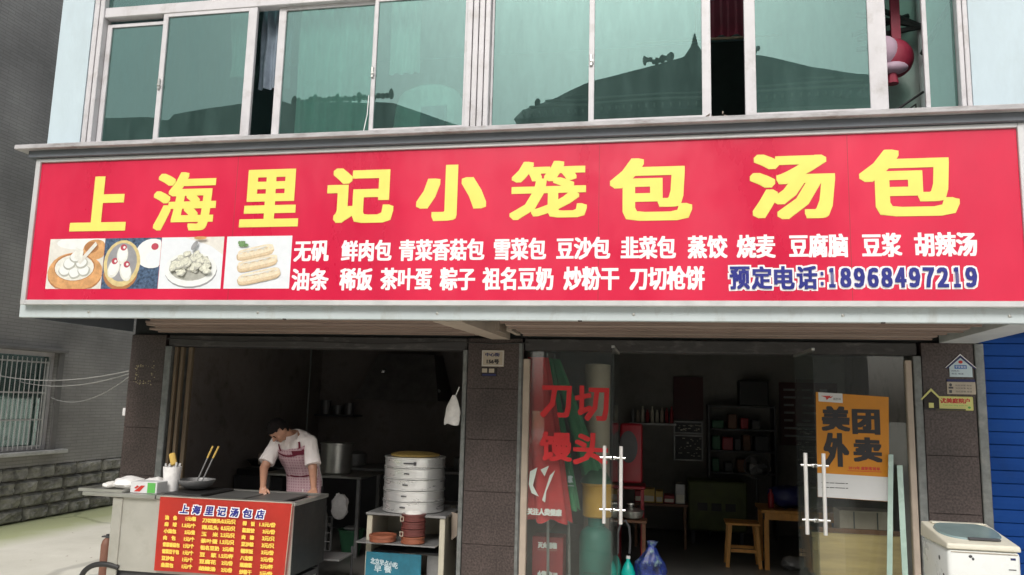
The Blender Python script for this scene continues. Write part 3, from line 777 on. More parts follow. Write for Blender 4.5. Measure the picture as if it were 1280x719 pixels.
F = Flat(YS - .001); c = (-5.32, -4.77, Z0, Z1)
F.rect(*c, 'p_cloth')
F.ell(-5.0, 3.12, .25, .06, 'p_white', clip=c); F.ell(-4.86, 3.06, .12, .09, 'p_bam', clip=c); F.ell(-4.90, 3.08, .07, .05, 'p_bam2', clip=c)
F.ell(-5.04, 2.83, .27, .15, 'p_bam2', clip=c); F.ell(-5.04, 2.86, .275, .165, 'p_bam', clip=c); F.ell(-5.05, 2.885, .25, .15, 'p_bam', clip=c); F.ell(-5.05, 2.905, .205, .125, 'p_bam2', clip=c); F.ell(-5.05, 2.90, .195, .115, 'p_bun', clip=c)
for k, (x, z) in enumerate(((-5.14, 2.87), (-5.04, 2.85), (-4.95, 2.87), (-5.10, 2.93), (-4.98, 2.94), (-5.04, 2.99))):
    F.ell(x, z, .062, .05, 'p_shade', seed=k, wob=.03, clip=c); F.ell(x - .004, z + .008, .052, .042, 'p_white', seed=k, wob=.03, clip=c)
F.poly([(-5.02, 2.95), (-4.99, 2.93), (-4.84, 3.10), (-4.86, 3.13)], 'p_cloth'); F.poly([(-5.06, 2.98), (-4.98, 2.95), (-4.97, 3.05), (-5.05, 3.08)], 'p_bun')
F.b.build("food_picture", F.mats, sg)
F = Flat(YS - .001); c = (-4.768, -4.222, Z0, Z1)
F.rect(*c, 'p_navy')
F.ell(-4.30, 3.02, .16, .13, 'p_white', clip=c); F.ell(-4.28, 3.08, .035, .03, 'p_pink', clip=c); F.ell(-4.27, 2.98, .09, .07, 'p_plate', clip=c)
F.ell(-4.59, 2.84, .165, .14, 'p_bam2', clip=c); F.ell(-4.585, 2.935, .178, .205, 'p_bamy', clip=c); F.ell(-4.585, 2.945, .145, .17, 'p_grey', clip=c)
for k, (x, z, r) in enumerate(((-4.66, 2.91, .3), (-4.585, 3.03, 0), (-4.54, 2.88, -.35))):
    F.ell(x, z - .02, .055, .085, 'p_bun', rot=-r, clip=c); F.ell(x, z - .01, .045, .07, 'p_white', rot=-r, clip=c); F.ell(x + .005, z + .045, .03, .028, 'p_pink', rot=r, clip=c); F.ell(x + .012, z + .045, .012, .012, 'p_white', clip=c)
F.b.build("food_picture", F.mats, sg)
F = Flat(YS - .001); c = (-4.219, -3.632, Z0, Z1)
F.rect(*c, 'p_plate'); F.poly([(-4.0, Z1), (-3.632, Z1), (-3.632, 3.0), (-3.75, 3.08)], 'p_cloth')
F.ell(-3.92, 2.865, .245, .15, 'p_grey', clip=c); F.ell(-3.925, 2.88, .245, .15, 'p_white', clip=c); F.ell(-3.925, 2.895, .20, .115, 'p_shade', clip=c)
r = random.Random(5)
for k in range(46):
    a = r.uniform(0, 6.28); q = math.sqrt(r.random()); x = -3.925 + q * .175 * math.cos(a); z = 2.985 - k * .0026 + q * .055 * math.sin(a)
    F.ell(x, z - .006, .038, .024, 'p_shade', rot=r.uniform(-1, 1), seed=k, wob=.06, clip=c); F.ell(x, z, .035, .02, 'p_dump', rot=r.uniform(-1, 1), seed=k, wob=.08, clip=c)
F.ell(-3.89, 3.08, .02, .045, 'p_grey', rot=-.6, clip=c); F.ell(-3.84, 3.145, .06, .014, 'p_bam', clip=c)
F.b.build("food_picture", F.mats, sg)
F = Flat(YS - .001); c = (-3.605, -3.012, Z0, Z1)
F.rect(*c, 'p_plate')
for k, (x, z, w) in enumerate(((-3.335, 3.03, .165), (-3.31, 2.935, .18), (-3.285, 2.825, .19))):
    F.ell(x - .004, z - .022, w, .040, 'p_stick2', rot=.2, seed=k, wob=.015, clip=c, n=36, sq=.45)
    F.ell(x, z - .006, w, .044, 'p_stick3', rot=.2, seed=k + 9, wob=.015, clip=c, n=36, sq=.45)
    F.ell(x - .002, z + .004, w * .985, .034, 'p_stick', rot=.2, seed=k + 3, wob=.02, clip=c, n=36, sq=.5)
    for q in range(9): F.ell(x - w * .8 + q * w * .2, z + .008 - .03 + q * w * .2 * .2 * 1.0 - .0, .014, .005, 'p_stick3' if q % 2 else 'p_cloth', rot=.3, seed=q, wob=.1, clip=c, n=8)
    F.ell(x - .01, z + .016, w * .75, .007, 'p_cloth', rot=.2, wob=.06, seed=k, clip=c)
for k in range(7): F.ell(-3.47 + .018 * (k % 4) - .01 * (k // 4), 3.08 + .022 * (k // 4), .017, .014, 'p_green', seed=k, wob=.1, clip=c)
F.b.build("food_picture", F.mats, sg)

# ------------------------------------------------------------------ neighbour's grey building with its window, and the rough stone base
nb = thing("grey_tiled_building", "dark grey strip-tiled neighbouring building across the alley with rough stone base", "building", (-8.7, 4, 0))
WX = -8.7; WY0, WY1, WZ0, WZ1 = 0.55, 2.62, 0.97, 2.36
b = B()
b.box(-16, WX, -1.6, WY0, 0.76, 10.5); b.box(-16, WX, WY1, 14, 0.76, 10.5)
b.box(-16, WX, WY0, WY1, 0.76, WZ0); b.box(-16, WX, WY0, WY1, WZ1, 10.5); b.box(-16, WX - .35, WY0, WY1, WZ0, WZ1)
b.build("wall", 'wall_grey', nb)
b = B(); b.box(-16, WX - .03, -1.6, 14, 0, 0.758); base = b.build("stone_base", 'mortar', nb)
stones = []
for s in range(10):
    b = B(); r = random.Random(40 + s); L_ = r.uniform(.36, .56)
    def fn(u, v, L_=L_, s=s):
        e = min(u, 1 - u, v, 1 - v) * 2
        d = 0.012 + 0.05 * min(1, e * 3.0) * (0.55 + .7 * noise.noise(Vector((u * 3.1 + s * 7, v * 2.3, s)))) + .018 * noise.noise(Vector((u * 9, v * 7, s * 3.3)))
        if e <= 0: d = -0.028
        return (d, u * L_, v * .18)
    b.grid(fn, 9, 6)
    me = unit_mesh(b, "stone", 'stone'); me.polygons.foreach_set("use_smooth", [False] * len(me.polygons)); stones.append((me, L_))
for row in range(4):
    y = 0.2 - random.uniform(0, .3)
    while y < 7.0:
        me, L_ = random.choice(stones)
        piece("stone", me, base, (WX - .0, y, 0.01 + row * .188)); y += L_ + .012
wn = B()
wn.box(WX - .12, WX - .06, WY0, WY0 + .06, WZ0, WZ1); wn.box(WX - .12, WX - .06, WY1 - .06, WY1, WZ0, WZ1)
wn.box(WX - .12, WX - .06, WY0 + .06, WY1 - .06, WZ0, WZ0 + .06); wn.box(WX - .12, WX - .06, WY0 + .06, WY1 - .06, WZ1 - .06, WZ1)
wn.box(WX - .12, WX - .06, 1.55, 1.60, WZ0 + .06, WZ1 - .06)
wob = wn.build("window", 'alu', nb)
b = B(); b.box(WX - .10, WX - .095, WY0 + .06, WY1 - .06, WZ0 + .06, WZ1 - .06); b.build("glass_pane", 'nbglass', wob)
b = B(); b.grid(lambda u, v: (WX - .2 + .025 * math.sin(u * 60), WY0 + .02 + u * (WY1 - WY0 - .04), WZ0 + .01 + v * (WZ1 - WZ0 - .02)), 120, 2); b.build("curtain", 'floral', wob, smooth=True)
b = B(); b.box(WX, WX + .11, WY0 - .1, WY1 + .27, WZ0 - .055, WZ0 - .003, .006); b.build("window_sill", 'grille', nb)
b = B(); b.box(WX, WX + .10, WY0 - .1, WY1 + .10, WZ1 + .0, WZ1 + .045, .006); b.box(WX + .0, WX + .03, WY1 + .0, WY1 + .1, WZ0, WZ1 - .002); b.build("window_hood", 'hood', nb)
bars = B(); GX = WX - .02
bars.box(GX - .01, GX + .012, WY0, WY0 + .025, WZ0 + .02, WZ1 - .14); 
gr = B(); gr.box(GX - .012, GX + .012, WY1 - .17, WY1 - .135, WZ0 + .02, WZ1 - .13, .003)
for z in (WZ0 + .05, WZ0 + .42, WZ0 + .80, WZ1 - .16): gr.box(GX - .011, GX + .011, WY0, WY1 - .172, z, z + .022)
gro = gr.build("window_grille", 'grille', nb)
b = B(); b.tube([(0, 0, WZ0 + .02), (0, 0, WZ1 - .09)], .0075, 6); bm_ = unit_mesh(b, "bar", 'grille')
k = 0; y = WY0 + .06
while y < WY1 - .2:
    piece("bar", bm_, gro, (GX + .02, y, 0)); y += .085
bars.build("window_grille", 'alu', nb)

# cables across the alley
for i, (a, c, sag) in enumerate((((-5.575, 0.05, 2.06), (WX, 1.45, 2.02), .10), ((-5.575, 0.05, 2.03), (WX, 1.95, 1.93), .10), ((-5.575, 0.04, 2.0), (WX, 2.55, 1.72), .16))):
    b = B(); a = Vector(a); c = Vector(c)
    b.tube([a.lerp(c, t / 14) + Vector((0, 0, -4 * sag * (t / 14) * (1 - t / 14))) for t in range(15)], .006, 5)
    b.build("cable", 'wire', None, label=["highest thin grey cable strung from the left granite pillar to the grey wall", "middle thin grey cable strung from the left granite pillar to the grey wall", "lowest and slackest thin grey cable across the alley to the grey wall"][i], category="cable", group="cables across the alley")
b = B(); b.box(-5.60, -5.566, 0.0, 0.035, 1.58, 1.66, .004); b.build("junction_clip", 'signwhite', None, label="small white cable clip on the edge of the left granite pillar", category="cable clip")

# ------------------------------------------------------------------ the buildings across the street, seen mirrored in the upstairs glass
ob = thing("opposite_hall", "traditional hall with sweeping tiled roof and finial mirrored in the upstairs window glass", "building", (1.2, -24, 0))
b = B(); b.box(-4.2, 6.9, -32, -21.0, 0, 11.4); b.build("wall", 'farwall', ob)
b = B()
prof = [(-4.9, 12.35), (-4.5, 12.45), (-3.6, 12.72), (-2.6, 13.2), (-0.7, 13.62), (0.2, 13.85), (0.9, 14.0), (1.9, 14.0), (3.3, 13.75), (4.9, 13.2), (6.4, 12.85), (7.3, 12.75)]
for (xa, za), (xb, zb) in zip(prof, prof[1:]):
    b.hexa([(xa, -20.4, 11.4), (xb, -20.4, 11.4), (xb, -32.4, 11.4), (xa, -32.4, 11.4)], [(xa, -22.0, za), (xb, -22.0, zb), (xb, -31, zb), (xa, -31, za)])
b.build("roof", 'fartile', ob)
b = B(); b.lathe(1.25, -23.2, [(1.5, 13.4), (.95, 13.9), (.5, 14.35), (.26, 14.7), (.12, 14.95), (0.03, 15.4)], 8); b.build("spire", 'fartile', ob)
b = B()
for x, z in ((-4.4, 12.5), (0.1, 13.9), (.4, 13.98), (2.2, 14.0), (2.6, 13.95)): b.ball((x, -22.1, z + .12), (.12, .1, .16), 8)
b.build("ridge_ornament", 'fartile', ob)
for x in (-3.4, -1.4, .6, 2.8, 4.8):
    b = B(); b.box(x, x + 1.0, -21.02, -20.96, 8.9, 10.6); b.build("window", 'updark', ob)
b = B()
for z, o in ((11.75, .0), (12.1, .5), (12.5, 1.2)): b.box(-4.4 + o, 6.8 - o, -20.42 - o * .9, -20.34 - o * .9, z, z + .07)
for k in range(44): b.box(-4.6 + k * .26, -4.54 + k * .26, -20.6, -20.3, 11.5, 11.62)
b.build("eave_trim", 'farwall', ob, kind='stuff')
b = B(); r = random.Random(12)
for k in range(16):
    x = -.5 + k * .10 + (2.2 if k > 9 else 0); b.ball((x, -22.1, 13.95 + r.uniform(-.05, .12)), (.08, .06, .10 + .09 * (k % 4 == 0)), 6)
b.build("ridge_carving", 'fartile', ob, kind='stuff')
ob2 = thing("opposite_roof_row", "lower row of houses with ornamented tiled ridge mirrored in the left upstairs panes", "building", (-14, -24, 0))
b = B(); b.box(-15.0, -6.4, -32, -21.0, 0, 11.0); b.box(-24, -15.1, -32, -21.2, 0, 11.0); b.build("wall", 'farwall', ob2)
b = B()
prof = [(-15.0, 13.4), (-14.3, 13.1), (-12, 13.0), (-9.6, 12.8), (-8.2, 12.3), (-6.3, 11.6)]
for (xa, za), (xb, zb) in zip(prof, prof[1:]):
    b.hexa([(xa, -20.6, 11.0), (xb, -20.6, 11.0), (xb, -32.4, 11.0), (xa, -32.4, 11.0)], [(xa, -22.0, za), (xb, -22.0, zb), (xb, -31, zb), (xa, -31, za)])
b.hexa([(-24, -20.7, 11.0), (-19.3, -20.7, 11.0), (-19.3, -32.4, 11.0), (-24, -32.4, 11.0)], [(-24, -22, 12.65), (-19.3, -22, 12.45), (-19.3, -31, 12.1), (-24, -31, 12.2)])
b.hexa([(-19.3, -20.7, 11.0), (-15.1, -20.7, 11.0), (-15.1, -32.4, 11.0), (-19.3, -32.4, 11.0)], [(-19.3, -22, 12.7), (-15.1, -22, 13.1), (-15.1, -31, 12.75), (-19.3, -31, 12.3)])
b.build("roof", 'fartile', ob2)
b = B(); r = random.Random(2)
for k in range(26):
    x = -14.2 + k * .18; b.ball((x, -22.05, 13.1 - .03 * (k > 12) + r.uniform(0, .12)), (.11, .08, .12 + .1 * (k % 5 == 0)), 6)
b.build("ridge_ornament", 'fartile', ob2)

# ==================================================================  FRONT OF THE SHOP
# ------------------------------------------------------------------ glass doors
da = thing("glass_door", "closed glass door leaf with big red vinyl characters beside the middle granite pillar", "glass door", (-0.9, 0.03, 0), "glass door leaves")
b = B(); b.box(-1.300, -1.238, -0.02, 0.05, 0.03, 2.245, .006); b.build("jamb", 'beam', da)
b = B(); b.box(-1.236, -0.415, 0.01, 0.022, 0.04, 2.318); b.build("glass_pane", 'clearglass', da)
for ch, x0, x1, z0, z1 in (("刀", -1.13, -0.83, 1.69, 1.995), ("切", -0.80, -0.475, 1.67, 2.0), ("馒", -1.13, -0.82, 1.285, 1.56), ("头", -0.81, -0.485, 1.265, 1.56)):
    lettering(ch, (x0, x1, z0, z1), 0.008, 'decalred', da, "decal_character", bx=.010, bz=.0085, n=16)
dd = thing("glass_door", "closed glass door leaf carrying the orange delivery poster, far right of the doorway", "glass door", (1.7, 0.03, 0), "glass door leaves")
b = B(); b.box(2.128, 2.180, -0.02, 0.05, 0.03, 2.285, .006); b.build("jamb", 'beam', dd)
b = B(); b.box(1.215, 2.126, 0.01, 0.022, 0.04, 2.318); b.build("glass_pane", 'clearglass', dd)
def open_leaf(hx, label, xr):
    t = thing("glass_door", label, "glass door", (hx, 0, 0), "glass door leaves")
    b = B(); b.box(hx - .006, hx + .006, -0.90, -0.01, 0.05, 2.30); b.build("glass_pane", 'clearglass', t)
    for z0, z1 in ((0.02, 0.05), (2.30, 2.32)):
        b = B(); b.box(hx - .012, hx + .012, -0.90, -0.01, z0, z1); b.build("patch_rail", 'steel', t)
    for s in (-1, 1):
        b = B()
        b.tube([(hx + s * .068, -0.82, .864), (hx + s * .068, -0.82, 1.49)], .0155, 14)
        h = b.build("handle", 'handle', t, smooth=True)
        for z in (.975, 1.395):
            b = B(); b.tube([(hx + s * .008, -.82, z), (hx + s * .105, -.82, z)], .010, 10); b.tube([(hx + s * .008, -.82, z), (hx + s * .018, -.82, z)], .02, 12)
            b.build("standoff", 'chrome', h, smooth=True)
open_leaf(-0.39, "glass door leaf swung outward edge-on beside the leaf with red characters", 0)
open_leaf(1.198, "glass door leaf swung outward edge-on beside the leaf with the orange poster", 0)

po = thing("poster", "orange and white food delivery poster with four bold black characters on the right glass door", "poster", (1.68, 0, 1.06))
b = B(); b.hexa([(1.362, 0.004, 1.068), (1.955, 0.004, 1.055), (1.955, .008, 1.055), (1.362, .008, 1.068)], [(1.375, 0.004, 1.988), (1.985, 0.004, 1.957), (1.985, .008, 1.957), (1.375, .008, 1.988)])
b.build("paper", 'posteryellow', po)
b = B(); b.poly([(1.364, .003, 1.070), (1.953, .003, 1.057), (1.962, .003, 1.262), (1.366, .003, 1.275)]); b.build("white_strip", 'postwhite', po)
b = B(); b.poly([(1.395, .003, 1.905), (1.60, .003, 1.895), (1.60, .003, 1.978), (1.395, .003, 1.986)]); b.build("logo_patch", 'postwhite', po)
b = B(); b.poly([(1.415, .0022, 1.955), (1.50, .0022, 1.957), (1.488, .0022, 1.940), (1.465, .0022, 1.918), (1.455, .0022, 1.942)]); b.poly([(1.475, .0020, 1.94), (1.52, .0020, 1.955), (1.50, .0020, 1.935)]); b.build("bird_mark", 'redink', po)
lettering("美团外卖", (1.52, 1.585, 1.918, 1.94), .0022, 'ink', po)
for ch, x0, x1, z0, z1 in (("美", 1.415, 1.655, 1.645, 1.865), ("团", 1.672, 1.905, 1.625, 1.845), ("外", 1.425, 1.64, 1.335, 1.63), ("卖", 1.675, 1.912, 1.385, 1.60)):
    lettering(ch, (x0, x1, z0, z1), .003, 'ink', po, "character", bx=.014, bz=.0085, n=16)
lettering("2015年 度新客首单", (1.63, 1.89, 1.315, 1.345), .003, 'redink', po, bx=.001, bz=.001)
b = B(); b.box(1.62, 1.90, .0015, .003, 1.303, 1.307); b.build("rule_line", 'redink', po)
for z in (1.15, 1.19): lettering("——— —— ———— —", (1.40, 1.62, z, z + .006), .002, 'ink', po)

# ------------------------------------------------------------------ plates on the pillars
hn = thing("house_number_plate", "small beige metal house number plate on top of the middle granite pillar", "number plate", (-1.6, -.01, 2.16))
b = B(); b.box(-1.715, -1.492, -.012, -.002, 2.165, 2.325, .004); b.build("plate", 'platebeige', hn)
b = B(); b.frame(-1.708, -1.499, 2.172, 2.318, .005, -.014, -.0125); b.build("rim", 'signframe', hn)
lettering("中心街", (-1.68, -1.535, 2.262, 2.298), -.0135, 'navy', hn, bx=.002, bz=.001)
lettering("156号", (-1.665, -1.54, 2.19, 2.236), -.0135, 'ink', hn, bx=.003, bz=.002)
st = thing("sticker", "small dark sticker with two white squares and a blue band under the house number plate", "sticker", (-1.64, -.01, 2.07))
b = B(); b.box(-1.72, -1.56, -.006, -.002, 2.07, 2.152, .001); b.build("backing", 'granitejoint', st)
for x in (-1.71, -1.64):
    b = B(); b.box(x, x + .052, -.008, -.0063, 2.105, 2.145); b.build("white_square", 'platebeige', st)
b = B(); b.box(-1.705, -1.57, -.008, -.0063, 2.076, 2.094); b.build("blue_band", 'navy', st)

def house_outline(b, x0, x1, zb, ze, zt, y0, y1):
    b.prism_y([(x0, zb), (x1, zb), (x1, ze), ((x0 + x1) / 2, zt), (x0, ze)], y0, y1)
hp = thing("house_shaped_plate", "pale blue house-shaped plate, topmost of the three signs on the right granite pillar", "plate", (2.58, -.01, 2.13))
b = B(); house_outline(b, 2.490, 2.672, 2.145, 2.245, 2.322, -.01, -.002); b.build("plate", 'platelight', hp)
b = B(); 
b.prism_y([(2.462, 2.222), (2.468, 2.212), (2.581, 2.312), (2.694, 2.212), (2.70, 2.222), (2.581, 2.334)], -.016, -.0105); b.build("roof_band", 'navy', hp)
b = B(); b.prism_y([(2.458, 2.218), (2.464, 2.205), (2.470, 2.210), (2.581, 2.305), (2.692, 2.210), (2.698, 2.205), (2.704, 2.218), (2.581, 2.342), (2.581, 2.336), (2.70, 2.222), (2.694, 2.214), (2.581, 2.308), (2.468, 2.214), (2.462, 2.222), (2.581, 2.336), (2.581, 2.342)][0:0] or [(2.455, 2.224), (2.462, 2.224), (2.581, 2.336), (2.70, 2.224), (2.707, 2.224), (2.581, 2.345)], -.015, -.0108); b.build("roof_edge", 'signwhite', hp)
b = B(); b.ball((2.581, -.011, 2.275), (.018, .002, .014), 8); b.build("emblem", 'redink', hp)
b = B(); b.box(2.53, 2.628, -.0125, -.0105, 2.215, 2.248, .001); b.build("name_band", 'midblue', hp)
lettering("平安家庭", (2.536, 2.622, 2.220, 2.243), -.0135, 'signwhite', hp)
lettering("网格员:", (2.505, 2.57, 2.19, 2.203), -.0112, 'navy', hp)
lettering("电话: 街道", (2.505, 2.60, 2.165, 2.180), -.0112, 'navy', hp)
cp = thing("contact_plate", "small beige contact card plate, middle one of the three signs on the right granite pillar", "plate", (2.57, -.01, 2.0))
b = B(); b.box(2.462, 2.692, -.008, -.002, 1.995, 2.102, .002); b.build("card", 'platebeige', cp)
b = B(); b.box(2.462, 2.692, -.009, -.002, 2.104, 2.124, .001); b.build("navy_band", 'navy', cp)
b = B(); b.ball((2.492, -.008, 2.075), (.012, .002, .014), 8); b.box(2.474, 2.512, -.010, -.0083, 2.042, 2.058); b.box(2.478, 2.50, -.010, -.0083, 2.005, 2.03); b.build("portrait_mark", 'darkgrey', cp)
for z in (2.065, 2.04, 2.012): lettering("社区民警 电话", (2.53, 2.66, z, z + .014), -.009, 'darkgrey', cp)
yp = thing("family_award_plate", "yellow plate with a little black house and red characters on the right granite pillar", "plate", (2.45, -.01, 1.85))
b = B(); b.box(2.36, 2.665, -.008, -.002, 1.855, 1.975, .006); b.build("plate", 'plateyellow', yp)
b = B(); house_outline(b, 2.268, 2.39, 1.868, 1.955, 2.015, -.016, -.0085); b.build("black_house", 'granitejoint', yp)
b = B(); b.prism_y([(2.240, 1.945), (2.252, 1.938), (2.329, 2.018), (2.406, 1.938), (2.418, 1.945), (2.329, 2.042)], -.018, -.0162); b.build("roof_edge", 'plateyellow', yp)
b = B(); b.box(2.305, 2.345, -.018, -.0163, 1.872, 1.915); b.build("door_mark", 'plateyellow', yp)
b = B(); b.box(2.262, 2.60, -.0185, -.0165, 1.857, 1.867); b.build("ground_line", 'ink', yp)
lettering("优美庭院户", (2.40, 2.64, 1.915, 1.960), -.009, 'redink', yp, bx=.002, bz=.0015)
lettering("You mei ting yuan hu", (2.42, 2.62, 1.890, 1.905), -.009, 'boxgreen', yp)
b = B(); b.ball((2.632, -.009, 1.882), (.012, .002, .010), 7); b.build("leaf_mark", 'boxgreen', yp)

# ------------------------------------------------------------------ steel food cart with the price banner
ct = thing("steel_food_cart", "stainless steel food cart with dark cooking wells standing before the left opening", "food cart", (-4.1, -.5, 0))
X0, X1, Y0, Y1 = -4.94, -3.17, -.90, -.20
b = B(); b.box(X0 + .09, X1 + .01, Y0 + .012, Y0 + .025, .235, .875); b.build("front_panel", 'steelplain', ct)
b = B(); b.box(X0, X0 + .10, Y0, Y0 + .02, .10, .872, .004); b.build("corner_post", 'steelplain', ct)
b = B(); b.box(X0, X0 + .02, Y0 + .02, Y1, .12, .872); b.build("side_panel", 'steelplain', ct)
b = B(); b.box(X1 - .02, X1 + .012, Y0 + .03, Y1, .28, .868); b.build("side_panel", 'black', ct)
b = B(); b.box(X0 + .03, X1 - .03, Y1 - .02, Y1, .15, .87); b.build("back_panel", 'darkgrey', ct)
b = B(); b.box(X0 + .03, X1 - .03, Y0 + .05, Y1 - .03, .18, .23); b.build("bottom_shelf", 'darkgrey', ct)
b = B()
# worktop with a long sunken well
b.box(-5.24, -4.50, Y0 - .03, Y1, .880, .915, .004)
b.box(-4.498, X1 + .03, Y0 - .012, Y0 + .06, .880, .912, .003); b.box(-4.498, X1 + .03, Y1 - .05, Y1, .880, .912, .003); b.box(X1 - .02, X1 + .03, Y0 + .062, Y1 - .052, .880, .912)
b.build("worktop", 'steel', ct)
b = B(); b.box(-4.495, X1 - .025, Y0 + .062, Y1 - .052, .80, .83); b.build("well_floor", 'darkgrey', ct)
b = B(); b.box(-4.48, -4.10, Y0 + .07, Y1 - .06, .83, .925, .01); b.build("griddle", 'black', ct)
for x in (-4.08, -3.68):
    b = B(); b.box(x, x + .36, Y0 + .075, Y1 - .07, .885, .905, .006); b.build("well_lid", 'lidmetal', ct)
for x, y in ((X0 + .03, Y0 + .05), (X0 + .03, Y1 - .05), (X1 - .06, Y0 + .05), (X1 - .06, Y1 - .05)):
    b = B(); b.box(x - .02, x + .02, y - .02, y + .02, 0.06, .235); b.tube([(x - .02, y, .035), (x + .02, y, .035)], .035, 14); b.build("leg", 'steel', ct)

bn = thing("price_banner", "red vinyl price list banner with blue title hung on the steel cart", "banner", (-3.8, -.92, .25))
bx0, bx1, bz0, bz1 = -4.445, -3.165, .262, .905
def bnf(u, v):
    x = bx0 + (bx1 - bx0) * u - .03 * (1 - v) * u * (0.5 if u < .9 else 1)
    return (x, -.922 - .003 * math.sin(u * 14 + v * 3) - .003 * math.sin(v * 9) * u, bz0 + (bz1 - bz0) * v + .012 * math.sin(u * 3.1) * (1 - v) - .018 * u * (1 - v))
b = B(); b.grid(bnf, 30, 14); vs = list(b.bm.faces)
r_ = bmesh.ops.solidify(b.bm, geom=vs, thickness=.002)
b.build("vinyl_sheet", 'banner', bn, smooth=True)
b = B(); b.tube([(bx0, -.924, bz1 + .002), (bx1, -.924, bz1 + .002)], .004, 6); b.tube([(bx1 + .004, -.924, bz1), (bx1 - .03, -.924, bz0)], .004, 6); b.build("hem", 'platebeige', bn)
BY = -.9320
for k, ch in enumerate("上海里记汤包店"):
    x = -4.235 + k * .1235; z = .803 - k * .0015
    lettering(ch, (x - .010, x + .094, z - .040, z + .052), BY, 'signwhite', bn, "title_character", bx=.011, bz=.009, n=10, shear=.15)
    lettering(ch, (x, x + .084, z - .032, z + .044), BY - .0022, 'signblue', bn, "title_character", bx=.0035, bz=.003, n=3, shear=.15)
cols = [(-4.375, -4.21, -4.185, -4.085, [("油　条", "1元/根"), ("麻　球", "1.5元/个"), ("小笼包", "5元/笼"), ("肉　包", "1元/个"), ("青菜香菇包", "1元/个"), ("雪菜豆干包", "1元/个"), ("豆沙包", "1元/个"), ("韭菜包", "1元/个")]),
        (-4.005, -3.84, -3.82, -3.68, [("刀切馒头", "0.5元/只"), ("南瓜头", "0.5元/只"), ("玉　米", "2.5元/只"), ("茶叶蛋", "1.5元/只"), ("祖名豆奶", "2元/袋"), ("豆　浆", "1.5元/杯"), ("豆腐花", "2元/份"), ("胡辣汤", "2元/份")]),
        (-3.615, -3.495, -3.455, -3.30, [("稀　饭", "1.5元/份"), ("蒸煎饺", "3元/份"), ("肉　粽", "3元/只"), ("豆沙粽", "3元/只"), ("糯米饭", "3元/份"), ("八宝粥", "2元/份"), ("现磨浆", "2元/杯"), ("炒粉干", "5元/份"), ("刀切枪饼", "2元/份")])]
for c_, (a0, a1, p0, p1, rows) in enumerate(cols):
    for k, (nm, pr) in enumerate(rows):
        z = .728 - c_ * .006 - k * .0585
        if c_ == 0 and k >= 0: a1_ = a0 + (.17 if len(nm) == 5 else .125)
        else: a1_ = a1 + (.02 if len(nm) == 4 else 0)
        b = B(); add_text(b, nm, a0, a1_, z - .021, z + .019, BY, .0028, .0018)
        w = (p1 - p0) * (1.0 if len(pr) > 5 else .78)
        if c_ == 0: w = .135 if len(pr) > 5 else .105
        pe = p1 + (.02 if c_ == 0 else 0)
        add_text(b, pr, pe - w, pe, z - .021, z + .019, BY, .0028, .0018)
        b.build("price_row", 'banneryellow', bn, kind='stuff')

# ------------------------------------------------------------------ things on and around the cart
tr = thing("metal_tray", "flat metal tray at the left end of the cart holding bags", "tray", (-5.04, -.75, .915))
b = B(); b.box(-5.285, -4.83, -.93, -.45, .918, .924); 
for a in ((-5.285, -4.83, -.93, -.922, .924, .945), (-5.285, -4.83, -.458, -.45, .924, .945), (-5.285, -5.277, -.922, -.458, .924, .945), (-4.838, -4.83, -.922, -.458, .924, .945)): b.box(*a)
b.build("tray_body", 'steel', tr)
def lump(name, label, cat, c, r, mat, seed, amp=.25, seg=18, fr=2.2):
    b = B(); b.ball((0, 0, 0), (1, 1, 1), seg)
    for v in b.bm.verts:
        n = noise.noise(v.co * fr + Vector((seed, 0, 0))); m2 = noise.noise(v.co * fr * 3 + Vector((0, seed, 0)))
        v.co = Vector((c[0] + v.co.x * r[0] * (1 + amp * n + amp * .5 * m2), c[1] + v.co.y * r[1] * (1 + amp * n), max(c[2] - r[2], c[2] + v.co.z * r[2] * (1 + amp * n + amp * .6 * m2))))
    return b.build(name, mat, None, smooth=True, label=label, category=cat)
lump("bag_of_buns", "clear white plastic bag of food lying on the metal tray", "bag", (-4.96, -.66, .978), (.14, .14, .055), 'plasticbag', 2)
lump("wrapped_pancakes", "pale yellow folded pancakes in film at the left end of the metal tray", "food", (-5.13, -.68, .955), (.07, .1, .030), 'foodpink', 5)
lump("bag_of_buns", "crumpled plastic bag between the metal tray and the green printed carton", "bag", (-4.76, -.56, .970), (.11, .12, .056), 'plasticbag', 8)
cb = thing("printed_carton", "small carton printed red on one side and green on the other beside the tray", "carton", (-4.62, -.72, .915))
b = B(); b.box(-4.80, -4.53, -.86, -.70, .917, 1.018, .003); b.build("carton_body", 'postwhite', cb)
b = B(); b.box(-4.625, -4.545, -.863, -.8605, .922, 1.012); b.build("green_panel", 'boxgreen', cb)
b = B(); b.poly([(-4.76, -.8625, .93), (-4.70, -.8625, .93), (-4.65, -.8625, .985), (-4.69, -.8625, .985)]); b.poly([(-4.73, -.863, .985), (-4.76, -.863, .96), (-4.74, -.863, .955), (-4.71, -.863, .975)]); b.build("red_print", 'redink', cb)
cc = thing("container_of_straws", "translucent plastic container crammed with chopstick packets and a yellow ladle handle", "container", (-4.56, -.62, .915))
b = B(); b.lathe(-4.56, -.60, [(.066, .917), (.084, 1.14), (.079, 1.14), (.062, .925)], 18); b.build("cup", 'plasticbag', cc, smooth=True)
r = random.Random(4)
for k in range(7):
    b = B(); a = r.uniform(0, 6.28); q = .045
    b.tube([(-4.56 + q * math.cos(a) * .6, -.60 + q * math.sin(a) * .6, .93), (-4.56 + q * 1.5 * math.cos(a), -.60 + q * 1.4 * math.sin(a), 1.16 + r.uniform(0, .03))], .009, 6); b.build("packet", 'postwhite', cc)
b = B(); b.box(-4.575, -4.515, -.625, -.585, 1.15, 1.27, .012)
